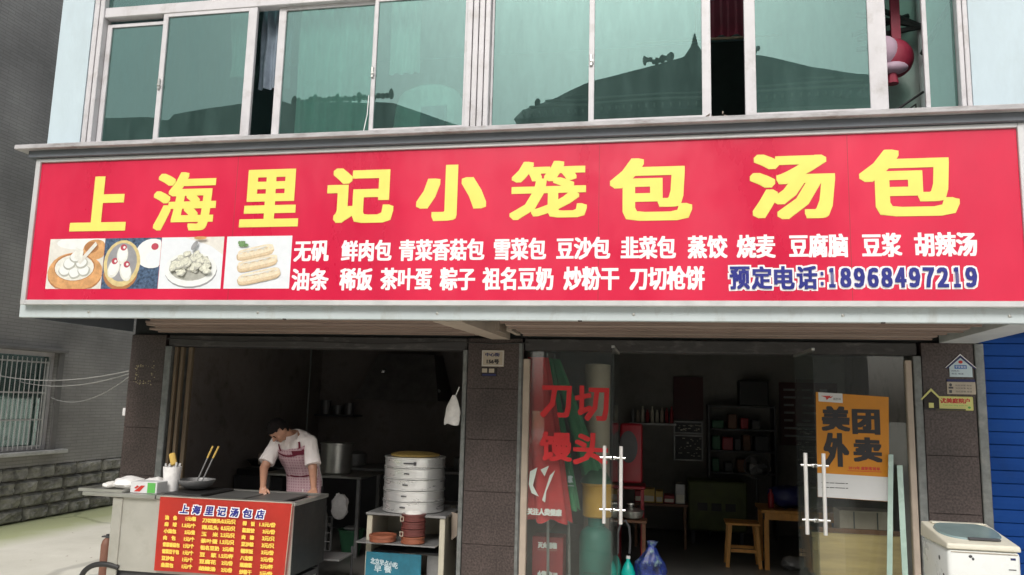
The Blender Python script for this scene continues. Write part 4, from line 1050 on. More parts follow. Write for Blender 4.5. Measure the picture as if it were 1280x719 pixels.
bmesh.ops.rotate(b.bm, cent=(-4.545, -.6, 1.16), matrix=Matrix.Rotation(-.3, 3, 'Y'), verts=b.bm.verts); b.build("ladle_handle", 'brass', cc)
wk = thing("wok", "dark steel wok with rounded rim on the cart behind the carton", "wok", (-4.38, -.5, .93))
b = B(); b.lathe(-4.36, -.50, [(.02, .930), (.09, .945), (.14, .98), (.165, 1.02), (.172, 1.022), (.17, 1.012), (.145, .972), (.09, .936)], 26); b.build("bowl", 'palemetal', wk, smooth=True)
for i, (x, dx) in enumerate(((-4.36, .10), (-4.31, .11))):
    b = B(); b.tube([(x, -.5, .99), (x + dx * .75, -.47, 1.22)], .007, 6); o = b.build("tongs", 'palemetal', wk)
    b = B(); b.tube([(x + dx * .76, -.47, 1.222), (x + dx * 1.15, -.455, 1.335)], .009, 6); b.build("yellow_tip", 'brass', o)
cyl = thing("brown_canister", "brown canister with a knotted top standing on the ground left of the cart", "canister", (-5.16, -.62, 0))
b = B(); b.lathe(-5.22, -.55, [(.045, 0.0), (.05, .02), (.052, .38), (.04, .42), (.02, .44)], 16); b.build("canister_body", 'orangepl', cyl, smooth=True)
b = B(); b.box(-5.27, -5.17, -.57, -.53, .445, .458); b.tube([(-5.22, -.55, .43), (-5.22, -.55, .475)], .015, 8); b.build("knotted_top", 'darkgrey', cyl)
hz = thing("rubber_hose", "thick black rubber hose arching from the ground up under the left end of the cart", "hose", (-5.2, -.8, 0))
b = B()
b.tube([(-4.96 - .30 * math.cos(a), -.80 - .1 * math.sin(a), .02 + .26 * math.sin(a) ** .9) for a in [math.pi * k / 40 for k in range(0, 27)]], .024, 10)
b.build("hose_body", 'black', hz, smooth=True)
# little rack right of the cart
sr = thing("side_rack", "dark low rack with a bright metal post right beside the cart", "rack", (-3.35, -.1, 0))
b = B(); b.tube([(-3.30, -.1, 0), (-3.305, -.1, .57)], .012, 8); b.build("post", 'chrome', sr)
b = B(); b.tube([(-3.05, .25, 0), (-3.05, .25, .35)], .012, 8); b.build("post", 'darkgrey', sr)
b = B(); b.box(-3.55, -3.04, -.1, .26, .27, .285); b.build("shelf", 'palemetal', sr)
lump("rag_pile", "crumpled brown cloth on the low rack beside the cart", "cloth", (-3.42, .05, .305), (.10, .1, .025), 'beam', 12)

# ------------------------------------------------------------------ washing machine
wm = thing("washing_machine", "white top-loading washing machine with a smoky oval lid in front of the right pillar", "washing machine", (2.13, -1.2, 0))
ax0, ax1, ay0, ay1 = 1.905, 2.355, -1.55, -1.0
b = B(); b.box(ax0, ax1, ay0, ay1, .03, .925, .03, 3); b.build("cabinet", 'machine', wm, smooth=True)
b = B()
b.hexa([(ax0 - .006, ay0 - .006, .926), (ax1 + .006, ay0 - .006, .926), (ax1 + .006, ay1 + .006, .926), (ax0 - .006, ay1 + .006, .926)], [(ax0 - .0, ay0 - .0, .965), (ax1, ay0, .965), (ax1, ay1, 1.035), (ax0, ay1, 1.035)])
es = list(b.bm.edges); bmesh.ops.bevel(b.bm, geom=es, offset=.014, segments=3, affect='EDGES', profile=.6)
b.build("top_deck", 'cream', wm, smooth=True)
def deckz(y): return .965 + (y - ay0) / (ay1 - ay0) * .07
b = B()
pts = []
n = 36
cx, cy = 2.13, -1.25
top = [(cx + .205 * math.copysign(abs(math.cos(a)) ** .8, math.cos(a)), cy + .205 * math.copysign(abs(math.sin(a)) ** .8, math.sin(a))) for a in [2 * math.pi * k / n for k in range(n)]]
b.hexa([(x, y, deckz(y) - .002) for x, y in top], [(cx + (x - cx) * .95, cy + (y - cy) * .95, deckz(y) + .012) for x, y in top]); b.build("lid", 'lid', wm, smooth=True)
b = B(); b.box(2.07, 2.27, -1.475, -1.435, deckz(-1.45) + .002, deckz(-1.45) + .018, .005); b.build("lid_grip", 'darkgrey', wm)
b = B(); b.box(1.96, 2.32, ay1 - .08, ay1 - .02, 1.029, 1.040, .003); b.build("control_strip", 'cream', wm)
b = B(); b.box(ax0 + .02, ax1 - .02, ay0 - .003, ay0 + .001, .908, .913); b.build("seam_line", 'platebeige', wm)
b = B(); b.ball((2.045, ay0 - .001, .885), (.012, .002, .010), 8); b.ball((2.06, ay0 - .001, .87), (.008, .002, .010), 8); b.build("stain", 'darkgrey', wm)
b = B(); b.box(2.29, 2.32, ay0 - .002, ay0, .875, .888); b.build("badge", 'navy', wm)
b = B(); b.box(2.275, 2.32, ay0 - .002, ay0, .81, .816); b.build("badge", 'darkgrey', wm)
b = B(); b.ball((ax0 - .001, -1.38, .84), (.002, .018, .016), 8); b.ball((ax0 - .001, -1.45, .74), (.002, .014, .010), 8); b.build("side_stain", 'darkgrey', wm)
for x in (ax0 + .06, ax1 - .06):
    for y in (ay0 + .06, ay1 - .06):
        b = B(); b.lathe(x, y, [(.025, 0), (.02, .03)], 12); b.build("foot", 'black', wm)

# glass strips leaning by the right jamb
b = B(); b.hexa([(1.79, -.36, 0), (1.835, -.36, 0), (1.835, -.352, 0), (1.79, -.352, 0)], [(1.955, -.03, 1.46), (1.995, -.03, 1.46), (1.995, -.022, 1.46), (1.955, -.022, 1.46)])
b.build("glass_strip", 'glassstrip', None, label="taller pale green glass strip slanting against the poster door, left one of the pair", category="glass strip", group="leaning glass strips")
b = B(); b.hexa([(1.955, -.30, 0), (2.00, -.30, 0), (2.00, -.292, 0), (1.955, -.292, 0)], [(2.02, -.03, 1.37), (2.065, -.03, 1.37), (2.065, -.022, 1.37), (2.02, -.022, 1.37)])
b.build("glass_strip", 'glassstrip', None, label="shorter pale green glass strip standing nearly upright beside the right door jamb", category="glass strip", group="leaning glass strips")

# ==================================================================  INSIDE THE LEFT ROOM
# cabinet with steamers
cbn = thing("cream_cabinet", "cream open-fronted cabinet under the big aluminium steamer", "cabinet", (-2.45, .4, 0))
cx0, cx1, cy0, cy1 = -2.86, -2.06, .12, .68
for x0, x1 in ((cx0, cx0 + .055), (cx1 - .055, cx1)):
    b = B(); b.box(x0, x1, cy0, cy0 + .04, 0, .685, .004); b.build("front_post", 'creamboard', cbn)
    b = B(); b.box(x0 + .01, x0 + .03, cy0 + .042, cy1, .0, .685); b.build("side_panel", 'creamboard', cbn)
b = B(); b.box(cx0 - .01, cx1 + .01, cy0 - .015, cy1 + .01, .688, .712, .004); b.build("top", 'palemetal', cbn)
b = B(); b.box(cx0 + .03, cx1 - .03, cy1 - .02, cy1, .45, .685); b.build("back_panel", 'creamboard', cbn)
b = B(); b.hexa([(cx0 - .06, cy0 - .12, .435), (cx1 - .06, cy0 - .12, .43), (cx1 - .06, cy1 - .03, .43), (cx0 - .06, cy1 - .03, .435)], [(cx0 - .06, cy0 - .12, .447), (cx1 - .06, cy0 - .12, .442), (cx1 - .06, cy1 - .03, .442), (cx0 - .06, cy1 - .03, .447)]); b.build("shelf", 'palemetal', cbn)
b = B(); b.box(-2.50, -2.44, cy0 + .03, cy0 + .045, .448, .685); b.build("divider", 'creamboard', cbn)
b = B(); b.box(cx0 + .06, cx1 - .06, cy0 + .06, cy1 - .03, .33, .345); b.build("lower_shelf", 'darkgrey', cbn)
tb = thing("teal_sign_board", "teal blue board with white writing leaning inside the lower part of the cream cabinet", "board", (-2.5, .1, 0))
b = B(); b.box(-2.83, -2.27, .06, .08, 0.0, .345, .003); b.build("board", 'teal', tb)
lettering("北京早点小吃", (-2.78, -2.50, .235, .295), .058, 'platelight', tb, bx=.002, bz=.001, skew=-.12)
lettering("早 餐", (-2.74, -2.56, .16, .225), .058, 'platelight', tb, bx=.002, bz=.001)
b = B(); b.box(-2.25, -2.13, .2, .22, 0.0, .32); b.build("grey_door", 'palemetal', cbn)

# aluminium steamer: five tiers
stm = thing("steamer_tower", "tall five-tier aluminium steamer with a bamboo mat on top", "steamer", (-2.42, .42, .712))
scx, scy = -2.475, .40
for k in range(5):
    z = .716 + k * .108
    b = B(); b.lathe(scx, scy, [(.30, z), (.312, z + .006), (.312, z + .012), (.306, z + .018), (.306, z + .092), (.314, z + .097), (.314, z + .105), (.27, z + .106)], 44)
    t_ = b.build("tier", 'steamer', stm, smooth=True)
    if k < 4:
        b = B(); b.tube([(scx - .04 + .01 * k, scy - .312, z + .06), (scx - .02 + .01 * k, scy - .33, z + .062), (scx + .01 + .01 * k, scy - .312, z + .058)], .0065, 6); b.build("tier_handle", 'darkgrey', t_)
    else:
        b = B(); b.box(scx - .02, scx + .10, scy - .318, scy - .312, z + .045, z + .058); b.box(scx + .085, scx + .11, scy - .322, scy - .312, z + .035, z + .068); b.build("latch", 'darkgrey', t_)
b = B(); b.lathe(scx, scy, [(.25, 1.258), (.25, 1.275), (.18, 1.292), (.02, 1.30)], 30); b.build("bamboo_mat", 'bamboo', stm, smooth=True)
# small bamboo steamers on the shelf
ss = thing("small_steamer_stack", "stack of little dark red bamboo steamers topped by a white bun", "steamer", (-2.35, .12, .44))
for k in range(4):
    z = .446 + k * .070
    b = B(); b.lathe(-2.375, .105, [(.112, z), (.118, z + .005), (.118, z + .018), (.113, z + .02), (.113, z + .050), (.119, z + .052), (.119, z + .067), (.10, z + .067)], 28)
    t_ = b.build("steamer_tier", 'redwood' if k == 0 else 'darkwood', ss, smooth=True)
b = B(); b.ball((-2.375, .105, .725), (.085, .085, .018), 18); b.build("bun", 'foodpink', ss, smooth=True)
for z in (.52, .66):
    b = B(); b.frame(-2.475, -2.44, z, z + .045, .006, -.008 + .0, -.002); b.build("paper_mark", 'platebeige', ss)
s1 = thing("bamboo_steamer", "single low reddish bamboo steamer on the left of the cabinet shelf", "steamer", (-2.68, .1, .44))
b = B(); b.lathe(-2.68, .10, [(.125, .449), (.13, .453), (.13, .485), (.135, .488), (.135, .512), (.12, .512), (.12, .50)], 30); b.build("rim", 'redwood', s1, smooth=True)
b = B(); b.lathe(-2.68, .10, [(.118, .49), (.02, .495)], 24); b.build("slatted_base", 'darkwood', s1)
b = B(); b.hexa([(-2.05, .35, .45), (-1.99, .35, .5), (-1.99, .37, .5), (-2.05, .37, .45)], [(-2.06, .35, .72), (-1.96, .35, .70), (-1.96, .37, .70), (-2.06, .37, .72)])
b.build("paper_scrap", 'beam', None, label="beige paper scrap pinned at the end of the steamer cabinet by the pillar", category="paper")
# plastic bag hanging on the pillar edge
pb = thing("hanging_plastic_bag", "wrinkled white plastic bag hanging on the left edge of the middle pillar", "bag", (-1.96, .05, 1.9))
b = B()
b.grid(lambda u, v: (-1.975 + (.015 + .062 * math.sin(min(1, v * 1.15) * math.pi * .62)) * math.cos(u * 6.283) * (1 + .15 * noise.noise(Vector((u * 9, v * 4, 1)))) - .015 * v, -.03 + .04 * math.sin(u * 6.283) * (.4 + v), 1.88 - .27 * v - .02 * abs(math.sin(u * 9)) * v), 30, 12)
b.build("bag_body", 'plasticbag', pb, smooth=True)
b = B(); b.tube([(-1.96, -.02, 1.88), (-1.93, -.015, 1.96)], .005, 5); b.build("loop", 'plasticbag', pb)

# back-of-room furniture, dim
pt = thing("stock_pot", "tall dull steel stock pot on a table behind the cook", "pot", (-3.8, 1.5, .93))
b = B(); b.lathe(-3.80, 1.5, [(.17, .935), (.185, .95), (.185, 1.27), (.195, 1.275), (.195, 1.29), (.17, 1.29)], 28); b.build("pot_body", 'steel', pt, smooth=True)
b = B(); b.tube([(-3.99, 1.42, 1.2), (-4.03, 1.40, 1.2), (-4.03, 1.40, 1.14), (-3.99, 1.42, 1.14)], .008, 6); b.build("pot_handle", 'chrome', pt)
tt = thing("kitchen_table", "metal-topped kitchen table carrying the stock pot", "table", (-3.75, 1.6, 0))
b = B(); b.box(-4.6, -3.36, 1.2, 1.95, .905, .93, .004); b.build("table_top", 'steel', tt)
for x in (-4.55, -3.43):
    for y in (1.25, 1.9):
        b = B(); b.box(x, x + .04, y, y + .04, 0, .903); b.build("leg", 'palemetal', tt)
lump("white_carrier_bag", "dim white carrier bag hanging from the kitchen table edge", "bag", (-3.58, 1.15, .60), (.10, .05, .14), 'plasticbag', 21)
bk = thing("green_bucket", "dark green bucket on the floor under the kitchen table", "bucket", (-3.5, 1.4, 0))
b = B(); b.lathe(-3.52, 1.4, [(.10, 0.004 + .03), (.145, .30), (.155, .305), (.155, .32), (.13, .32), (.09, .06)], 22); b.build("bucket_body", 'greenpl', bk, smooth=True)
b = B(); b.ball((-3.52, 1.4, .33), (.10, .08, .03), 10); b.build("rag", 'palemetal', bk)
cr = thing("wire_crate", "dim wire crate with bottles behind the cart's right end", "crate", (-3.87, 1.3, 0))
for z in (.08, .18, .28, .36): 
    b = B(); b.frame(-4.02, -3.72, z, z + .1, .006, 1.3, 1.31); b.build("wire_panel", 'palemetal', cr)
for k in range(6):
    b = B(); b.box(-4.01 + k * .055, -4.004 + k * .055, 1.29, 1.299, .035, .45); b.build("wire", 'palemetal', cr)
b = B(); b.lathe(-3.87, 1.42, [(.05, .04), (.05, .40), (.02, .50), (.02, .56)], 14); b.build("bottle", 'palemetal', cr, smooth=True)
fb = thing("exhaust_hood", "sooty kitchen exhaust hood high on the back wall", "exhaust hood", (-3.9, 4.2, 2.2))
b = B(); b.hexa([(-4.5, 3.7, 1.8), (-3.2, 3.7, 1.8), (-3.2, 4.58, 1.8), (-4.5, 4.58, 1.8)], [(-4.3, 4.1, 2.5), (-3.4, 4.1, 2.5), (-3.4, 4.58, 2.5), (-4.3, 4.58, 2.5)]); b.build("hood_shell", 'hoodsoot', fb)
b = B(); b.ball((-4.14, 3.9, 2.23), (.05, .03, .04), 10); b.build("wall_fan", 'chrome', fb)  # plain metal balls stand in for two faint wall fans
b = B(); b.ball((-3.32, 3.85, 1.95), (.12, .03, .04), 10); b.build("wall_fan", 'palemetal', fb)
wb = thing("wall_shelf", "dark wall shelf with pans on the back wall of the left room", "shelf", (-5.0, 4.3, 1.5))
b = B(); b.box(-5.35, -4.7, 4.2, 4.58, 1.52, 1.55); b.build("board", 'darkgrey', wb)
for x, h in ((-5.25, .22), (-5.05, .14), (-4.85, .18)):
    b = B(); b.lathe(x, 4.4, [(.07, 1.552), (.08, 1.552 + h), (.07, 1.552 + h)], 14); b.build("pan", 'palemetal', wb, smooth=True)
b = B(); b.tube([(-4.95, 3.1, 1.2), (-4.95, 3.1, 2.6)], .012, 8); b.build("thin_pipe", 'rail', None, label="thin grey pipe running down the dark wall above the cook's head", category="pipe")
ck = thing("cooking_counter", "dark cooking counter along the back of the left room", "counter", (-4.6, 3.2, 0))
b = B(); b.box(-5.44, -2.2, 3.1, 3.75, .0, .82); b.build("counter_body", 'darkgrey', ck)
b = B(); b.box(-5.44, -2.17, 3.06, 3.78, .825, .86, .004); b.build("counter_top", 'palemetal', ck)
for x in (-4.9, -4.3, -3.2, -2.7):
    b = B(); b.lathe(x, 3.4, [(.14, .862), (.15, .87), (.15, 1.03), (.13, 1.04), (.02, 1.07)], 18); b.build("pan", 'palemetal', ck, smooth=True)
b = B(); b.box(-5.0, -4.78, 1.85, 1.90, .96, 1.10, .01); b.build("notice_box", 'beam', None, label="small dim beige box on the counter left of the cook", category="box")

# ==================================================================  INSIDE THE RIGHT ROOM
def folded_umbrella(name, label, mat, top, bot, rt, rb, n=7, text=None):
    t = thing(name, label, "umbrella", (bot[0], bot[1], bot[2]))
    b = B(); a = Vector(top); c = Vector(bot)
    def fn(u, v):
        p = a.lerp(c, v); q = u * 2 * math.pi
        R = (rt + (rb - rt) * v ** .9) * (1 + .16 * math.sin(n * q) * (.3 + v) + .05 * math.sin(3 * q + 4 * v))
        return (p.x + R * math.cos(q), p.y + R * .5 * math.sin(q), p.z - .02 * math.sin(n * q) * (v > .95))
    b.grid(fn, 84, 16); b.build("cloth", mat, t, smooth=True)
    b = B(); b.tube([top, (top[0], top[1], top[2] + .05)], .012, 8); b.build("pole_tip", 'palemetal', t)
    b = B(); b.tube([bot, (bot[0] + (bot[0] - top[0]) * .1, bot[1], .05)], .014, 8); b.build("pole", 'palemetal', t)
    return t
ru = folded_umbrella("parasol", "folded red advertising parasol with white writing behind the left door glass", 'redcloth', (-1.19, .175, 2.27), (-1.06, .175, .72), .10, .21, 6)
lettering("关注人类健康", (-1.24, -.91, .78, .845), .030, 'signwhite', ru, bx=.004, bz=.003)
b = B()
for pts in (([(-1.22, 1.18), (-1.15, 1.22), (-1.19, 1.05), (-1.13, .95), (-1.2, .98), (-1.23, 1.06)]), ([(-1.10, .92), (-1.03, 1.15), (-.98, 1.2), (-1.06, 1.0), (-1.07, .9)]), ([(-1.12, 1.20), (-1.04, 1.24), (-1.08, 1.14)])):
    b.poly([(x, .030, z) for x, z in pts])
b.build("white_print", 'signwhite', ru)
gu = folded_umbrella("parasol", "folded green parasol leaning behind the red one and the left door glass", 'greencloth', (-1.13, .40, 2.28), (-.88, .30, .82), .05, .105, 5)
lettering("OL 浆", (-.96, -.83, 1.07, 1.14), .225, 'platelight', gu, bx=.004, bz=.003)
b = B(); b.box(-.95, -.82, .225, .23, 1.04, 1.047); b.build("white_line", 'platelight', gu)
gb = folded_umbrella("parasol", "dark green parasol slanting behind the characters on the left door", 'greencloth', (-1.08, .62, 2.28), (-.66, .58, 1.1), .05, .10, 5)
pr = thing("rolled_mat", "pale rolled mat standing upright behind the left door glass", "rolled mat", (-.64, .85, 0))
b = B(); b.lathe(-.655, .90, [(.13, .03), (.135, 2.24), (.06, 2.25), (.05, 2.22)], 26); b.build("roll", 'platebeige', pr, smooth=True)
gc = thing("gas_cylinder", "green gas cylinder on the floor behind the left door glass", "gas cylinder", (-.63, .6, .03))
b = B(); b.lathe(-.635, .62, [(.15, .03), (.165, .06), (.168, .50), (.15, .57), (.10, .615), (.05, .63)], 30); b.build("tank", 'tealpaint', gc, smooth=True)
b = B(); b.lathe(-.635, .62, [(.075, .62), (.082, .625), (.082, .71), (.075, .71)], 22); b.build("collar", 'tealpaint', gc, smooth=True)
b = B(); b.box(-.66, -.61, .59, .64, .63, .69, .006); b.build("valve", 'brass', gc)
b = B(); b.lathe(-.635, .62, [(.168, .0305), (.172, .035)], 12) if False else b.tube([(-.74, .455, .20), (-.60, .452, .20)], .003, 4); b.build("weld_line", 'darkgrey', gc)
yb = thing("yellow_tub", "yellow plastic tub sitting on top of the green gas cylinder", "tub", (-.62, .6, .715))
b = B(); b.lathe(-.62, .61, [(.135, .716), (.15, .73), (.158, 1.02), (.168, 1.03), (.168, 1.045), (.15, 1.045)], 28); b.build("tub_body", 'yellowpl', yb, smooth=True)
gb2 = thing("green_bowl", "dark green plastic bowl stacked upside down in the yellow tub", "bowl", (-.66, .6, 1.05))
b = B(); b.lathe(-.64, .61, [(.16, 1.047), (.15, 1.08), (.10, 1.16), (.05, 1.185)], 24); b.build("bowl_body", 'greenpl', gb2, smooth=True)
fx = thing("fire_extinguisher_box", "dark red fire extinguisher box with white writing low behind the left door glass", "fire box", (-1.1, .4, .03))
b = B(); b.box(-1.235, -.93, .35, .60, .031, .535, .006); b.build("box_body", 'redbox', fx)
lettering("灭火器箱", (-1.18, -.99, .425, .485), .348, 'signwhite', fx, bx=.004, bz=.003)
lettering("FIRE EXTINGUISHER BOX", (-1.18, -.99, .405, .417), .348, 'platebeige', fx)
lettering("火警请119", (-1.18, -.98, .145, .215), .348, 'signwhite', fx, bx=.004, bz=.003)

# red plastic chair back, side table with wok
rc = thing("red_plastic_chair", "red plastic chair with a dark oval in its back just inside the doorway", "chair", (-.3, 1.2, .03))
b = B(); b.box(-.43, -.19, 1.18, 1.22, 1.0, 1.63, .03, 3); b.build("backrest", 'redpl', rc, smooth=True)
b = B(); b.ball((-.34, 1.178, 1.38), (.10, .006, .17), 18); b.build("oval_panel", 'darkgrey', rc, smooth=True)
b = B(); b.box(-.48, -.16, 1.22, 1.62, .93, .965, .01); b.build("seat", 'redpl', rc)
for x in (-.46, -.21):
    for y in (1.24, 1.58):
        b = B(); b.box(x, x + .03, y, y + .03, .03, .928); b.build("leg", 'redpl', rc)
st_ = thing("side_table", "low brown wooden side table under the pot just inside the doorway", "table", (-.3, 1.1, .03))
b = B(); b.box(-.62, -.14, .92, 1.16, .625, .65, .004); b.build("table_top", 'oldwood', st_)
for x in (-.60, -.19):
    for y in (.94, 1.11):
        b = B(); b.box(x, x + .035, y, y + .03, .03, .623); b.build("leg", 'oldwood', st_)
pk = thing("small_pot", "small silver lidded pot on the brown side table", "pot", (-.3, 1.04, .65))
b = B(); b.lathe(-.29, 1.04, [(.06, .652), (.10, .67), (.115, .72), (.118, .735), (.08, .752), (.03, .765)], 24); b.build("pot_body", 'steel', pk, smooth=True)
b = B(); b.lathe(-.31, 1.04, [(.02, .765), (.028, .785), (.05, .80), (.05, .812), (.01, .815)], 14); b.build("lid_knob", 'chrome', pk, smooth=True)
db = thing("cyan_detergent_bottle", "bright cyan detergent bottle with a black hose just inside the doorway", "bottle", (-.32, .2, .03))
b = B(); b.lathe(-.30, .2, [(.055, .031), (.065, .05), (.065, .28), (.045, .34), (.018, .385), (.018, .405)], 18); b.build("bottle_body", 'cyanpl', db, smooth=True)
b = B(); b.lathe(-.30, .2, [(.02, .405), (.02, .43)], 12); b.build("cap", 'postwhite', db)
db2 = thing("cyan_detergent_bottle", "darker green detergent bottle left of the bright cyan one inside the doorway", "bottle", (-.41, .25, .03))
b = B(); b.lathe(-.415, .25, [(.04, .031), (.048, .05), (.048, .33), (.03, .39), (.015, .42)], 16); b.build("bottle_body", 'tealpaint', db2, smooth=True)
b = B(); b.lathe(-.415, .25, [(.017, .42), (.017, .44)], 10); b.build("cap", 'darkgrey', db2)
b = B(); b.tube([(-.40, .28, .43), (-.40, .28, .62), (-.375, .28, .72), (-.33, .28, .74), (-.295, .28, .68), (-.285, .28, .56), (-.29, .26, .44)], .011, 8); b.build("rubber_hose", 'darkgrey', None, smooth=True, label="looped dark rubber hose above the two detergent bottles", category="hose")
bb = thing("blue_bag", "crumpled blue printed plastic sack with a tied neck inside the doorway", "sack", (-.13, .25, .03))
b = B()
def bbf(u, v):
    q = u * 6.283; P_ = [(.13, 0), (.16, .1), (.15, .22), (.11, .34), (.07, .43), (.03, .48), (.055, .53)]
    t = v * 6; i = min(int(t), 5); f = t - i; R = P_[i][0] * (1 - f) + P_[i + 1][0] * f; Z = P_[i][1] * (1 - f) + P_[i + 1][1] * f
    R *= 1 + .42 * noise.noise(Vector((math.cos(q) * 1.7, math.sin(q) * 1.7, v * 5))) + .16 * noise.noise(Vector((math.cos(q) * 5, math.sin(q) * 5, v * 11)))
    return (-.12 + R * math.cos(q) + .04 * v, .28 + R * .7 * math.sin(q), .031 + Z)
b.grid(bbf, 36, 18); b.build("sack_body", 'bluebag', bb, smooth=True)

# stool, table, things on it
sl_ = thing("wooden_stool", "small orange-brown wooden stool on the floor near the table", "stool", (.92, 2.2, .03))
b = B(); b.box(.73, 1.11, 2.02, 2.38, .50, .525, .006); b.build("seat", 'stoolwood', sl_)
for sx in (0, 1):
    for sy in (0, 1):
        x = .76 + sx * .29; y = 2.05 + sy * .27; dx = -.035 if sx == 0 else .035
        b = B(); b.hexa([(x + dx, y, .031), (x + dx + .04, y, .031), (x + dx + .04, y + .035, .031), (x + dx, y + .035, .031)], [(x, y, .498), (x + .04, y, .498), (x + .04, y + .035, .498), (x, y + .035, .498)]); b.build("leg", 'stoolwood', sl_)
for y in (2.055, 2.325):
    b = B(); b.box(.785, 1.065, y, y + .02, .20, .235); b.build("stretcher", 'stoolwood', sl_)
tb2 = thing("wooden_table", "brown wooden table beside the stool with a dark bag on it", "table", (1.6, 2.3, .03))
b = B(); b.box(1.12, 2.0, 2.0, 2.65, .655, .69, .005); b.build("table_top", 'stoolwood', tb2)
b = B(); b.box(1.16, 1.96, 2.03, 2.05, .58, .653); b.build("apron_rail", 'stoolwood', tb2)
for x in (1.15, 1.93):
    for y in (2.03, 2.58):
        b = B(); b.box(x, x + .05, y, y + .05, .031, .578 if y < 2.1 else .653); b.build("leg", 'stoolwood', tb2)
lump("dark_blue_bag", "dark blue shopping bag lying on the wooden table", "bag", (1.45, 2.3, .82), (.22, .18, .13), 'navy', 31, .2)
lump("black_bag", "black bag slumped on the wooden table behind the open glass door", "bag", (1.72, 2.35, .86), (.18, .15, .17), 'black', 33, .2)
b = B(); b.lathe(1.25, 2.2, [(.03, .692), (.035, .75), (.035, .84), (.015, .87), (.015, .90)], 12); b.build("sauce_bottle", 'redpl', None, smooth=True, label="small red-brown sauce bottle at the corner of the wooden table", category="bottle")
lump("grey_sack", "pale grey sack on the floor under the wooden table", "sack", (1.47, 2.15, .10), (.13, .12, .08), 'palemetal', 35)
# dining bench with pine board
pw = thing("pine_table", "pale pine table turned on edge behind the poster door", "table", (1.7, .14, .03))
b = B(); b.box(1.33, 2.10, .12, .155, .031, .745, .004); b.build("table_top", 'woodboard', pw)
b = B(); b.box(1.40, 2.10, .16, .20, .747, .785); b.build("edge_rail", 'oldwood', pw)
b = B(); b.hexa([(1.30, .110, .031), (1.52, .110, .031), (1.52, .118, .031), (1.30, .118, .031)], [(1.30, .110, .42), (1.32, .110, .42), (1.32, .118, .42), (1.30, .118, .42)]); b.build("lower_flap", 'darkgrey', pw)
bx_ = thing("cardboard_box", "brown box above the pine table behind the poster door", "box", (1.85, 1.0, .7))
b = B(); b.box(1.60, 2.06, .3, .55, .62, .93, .004); b.build("box_body", 'beam', bx_)
for x in (1.72, 1.92):
    b = B(); b.box(x, x + .01, .294, .299, .63, .92); b.build("seam", 'darkgrey', bx_)

# shelves and frames at the back of the right room
bs = thing("bottle_shelf", "dim wall shelf crowded with bottles at the back of the right room", "shelf", (-.1, 4.4, 1.5))
b = B(); b.box(-.45, .22, 4.2, 4.58, 1.535, 1.565); b.build("board", 'palemetal', bs)
r = random.Random(9)
for k in range(9):
    x = -.40 + k * .07; h = r.uniform(.16, .25)
    b = B(); b.lathe(x, 4.35, [(.026, 1.567), (.026, 1.567 + h * .7), (.012, 1.567 + h * .85), (.012, 1.567 + h)], 10)
    b.build("bottle", r.choice(['cream', 'beam', 'palemetal', 'redbox']), bs, smooth=True)
for (z0, z1, lab) in ((1.42, 1.60, "upper framed licence sheet on the back wall of the right room"), (1.03, 1.40, "lower and taller framed licence sheet on the back wall of the right room")):
    f_ = thing("framed_licence", lab, "framed sheet", (.4, 4.5, z0), "framed licences")
    b = B(); b.frame(.19, .61, z0, z1, .018, 4.5, 4.53); b.build("frame", 'palemetal', f_)
    b = B(); b.box(.208, .592, 4.515, 4.525, z0 + .018, z1 - .018); b.build("sheet", 'darkgrey', f_)
    b = B(); r = random.Random(int(z0 * 100))
    for k in range(26):
        x = r.uniform(.25, .56); z = r.uniform(z0 + .04, z1 - .05); b.box(x, x + r.uniform(.01, .04), 4.510, 4.514, z, z + .01)
    b.build("printing", 'cream', f_, kind='stuff')
b = B(); b.box(.19, .62, 4.52, 4.56, 1.62, 2.25); b.build("maroon_board", 'maroonboard', None, label="dark maroon board on the back wall above the framed licences", category="board")
hsf = thing("tall_shelf_unit", "dim tall metal shelf unit with goods at the back right of the room", "shelf unit", (1.15, 4.3, .03))
for x in (.66, 1.56):
    b = B(); b.box(x, x + .03, 4.1, 4.5, .031, 1.85); b.build("upright", 'darkgrey', hsf)
for z in (.9, 1.2, 1.5, 1.82):
    b = B(); b.box(.692, 1.558, 4.1, 4.5, z, z + .02); b.build("shelf_board", 'darkgrey', hsf)
r = random.Random(14)
for z in (.92, 1.22, 1.52):
    x = .72
    while x < 1.45:
        w = r.uniform(.08, .2); h = r.uniform(.1, .22)
        b = B(); b.box(x, x + w, 4.15, 4.4, z + .001, z + h, .01); b.build("goods_box", r.choice(['darkgrey', 'redbox', 'palemetal', 'oldwood', 'greenpl']), hsf); x += w + r.uniform(.02, .08)
b = B(); b.box(1.1, 1.5, 4.15, 4.45, 1.85, 2.2, .01); b.build("television", 'black', None, label="black box-like television on top of the tall shelf unit", category="television")
gt = thing("green_chest", "dull green chest freezer with dark openings behind the stool", "chest freezer", (.75, 3.7, .03))
b = B(); b.box(.36, 1.12, 3.5, 4.05, .2, .84, .02); b.build("chest_body", 'greenboard', gt)
for x in (.48, .66, .84):
    b = B(); b.box(x, x + .13, 3.49, 3.499, .46, .56, .003); b.build("vent", 'black', gt)
for x in (.40, 1.02):
    b = B(); b.box(x, x + .05, 3.55, 3.6, .031, .199); b.build("foot", 'darkgrey', gt)
fn_ = thing("electric_fan", "dim round electric fan standing before the shelf unit", "fan", (1.2, 3.4, .86))
b = B(); b.lathe(1.22, 3.3, [(.10, .03), (.10, .05), (.02, .07), (.018, .95)], 16); b.build("stand", 'darkgrey', fn_, smooth=True)
b = B(); b.tube([(1.22 + .16 * math.cos(a), 3.24, 1.08 + .16 * math.sin(a)) for a in [k * math.pi / 12 for k in range(25)]], .008, 6, cap=False)
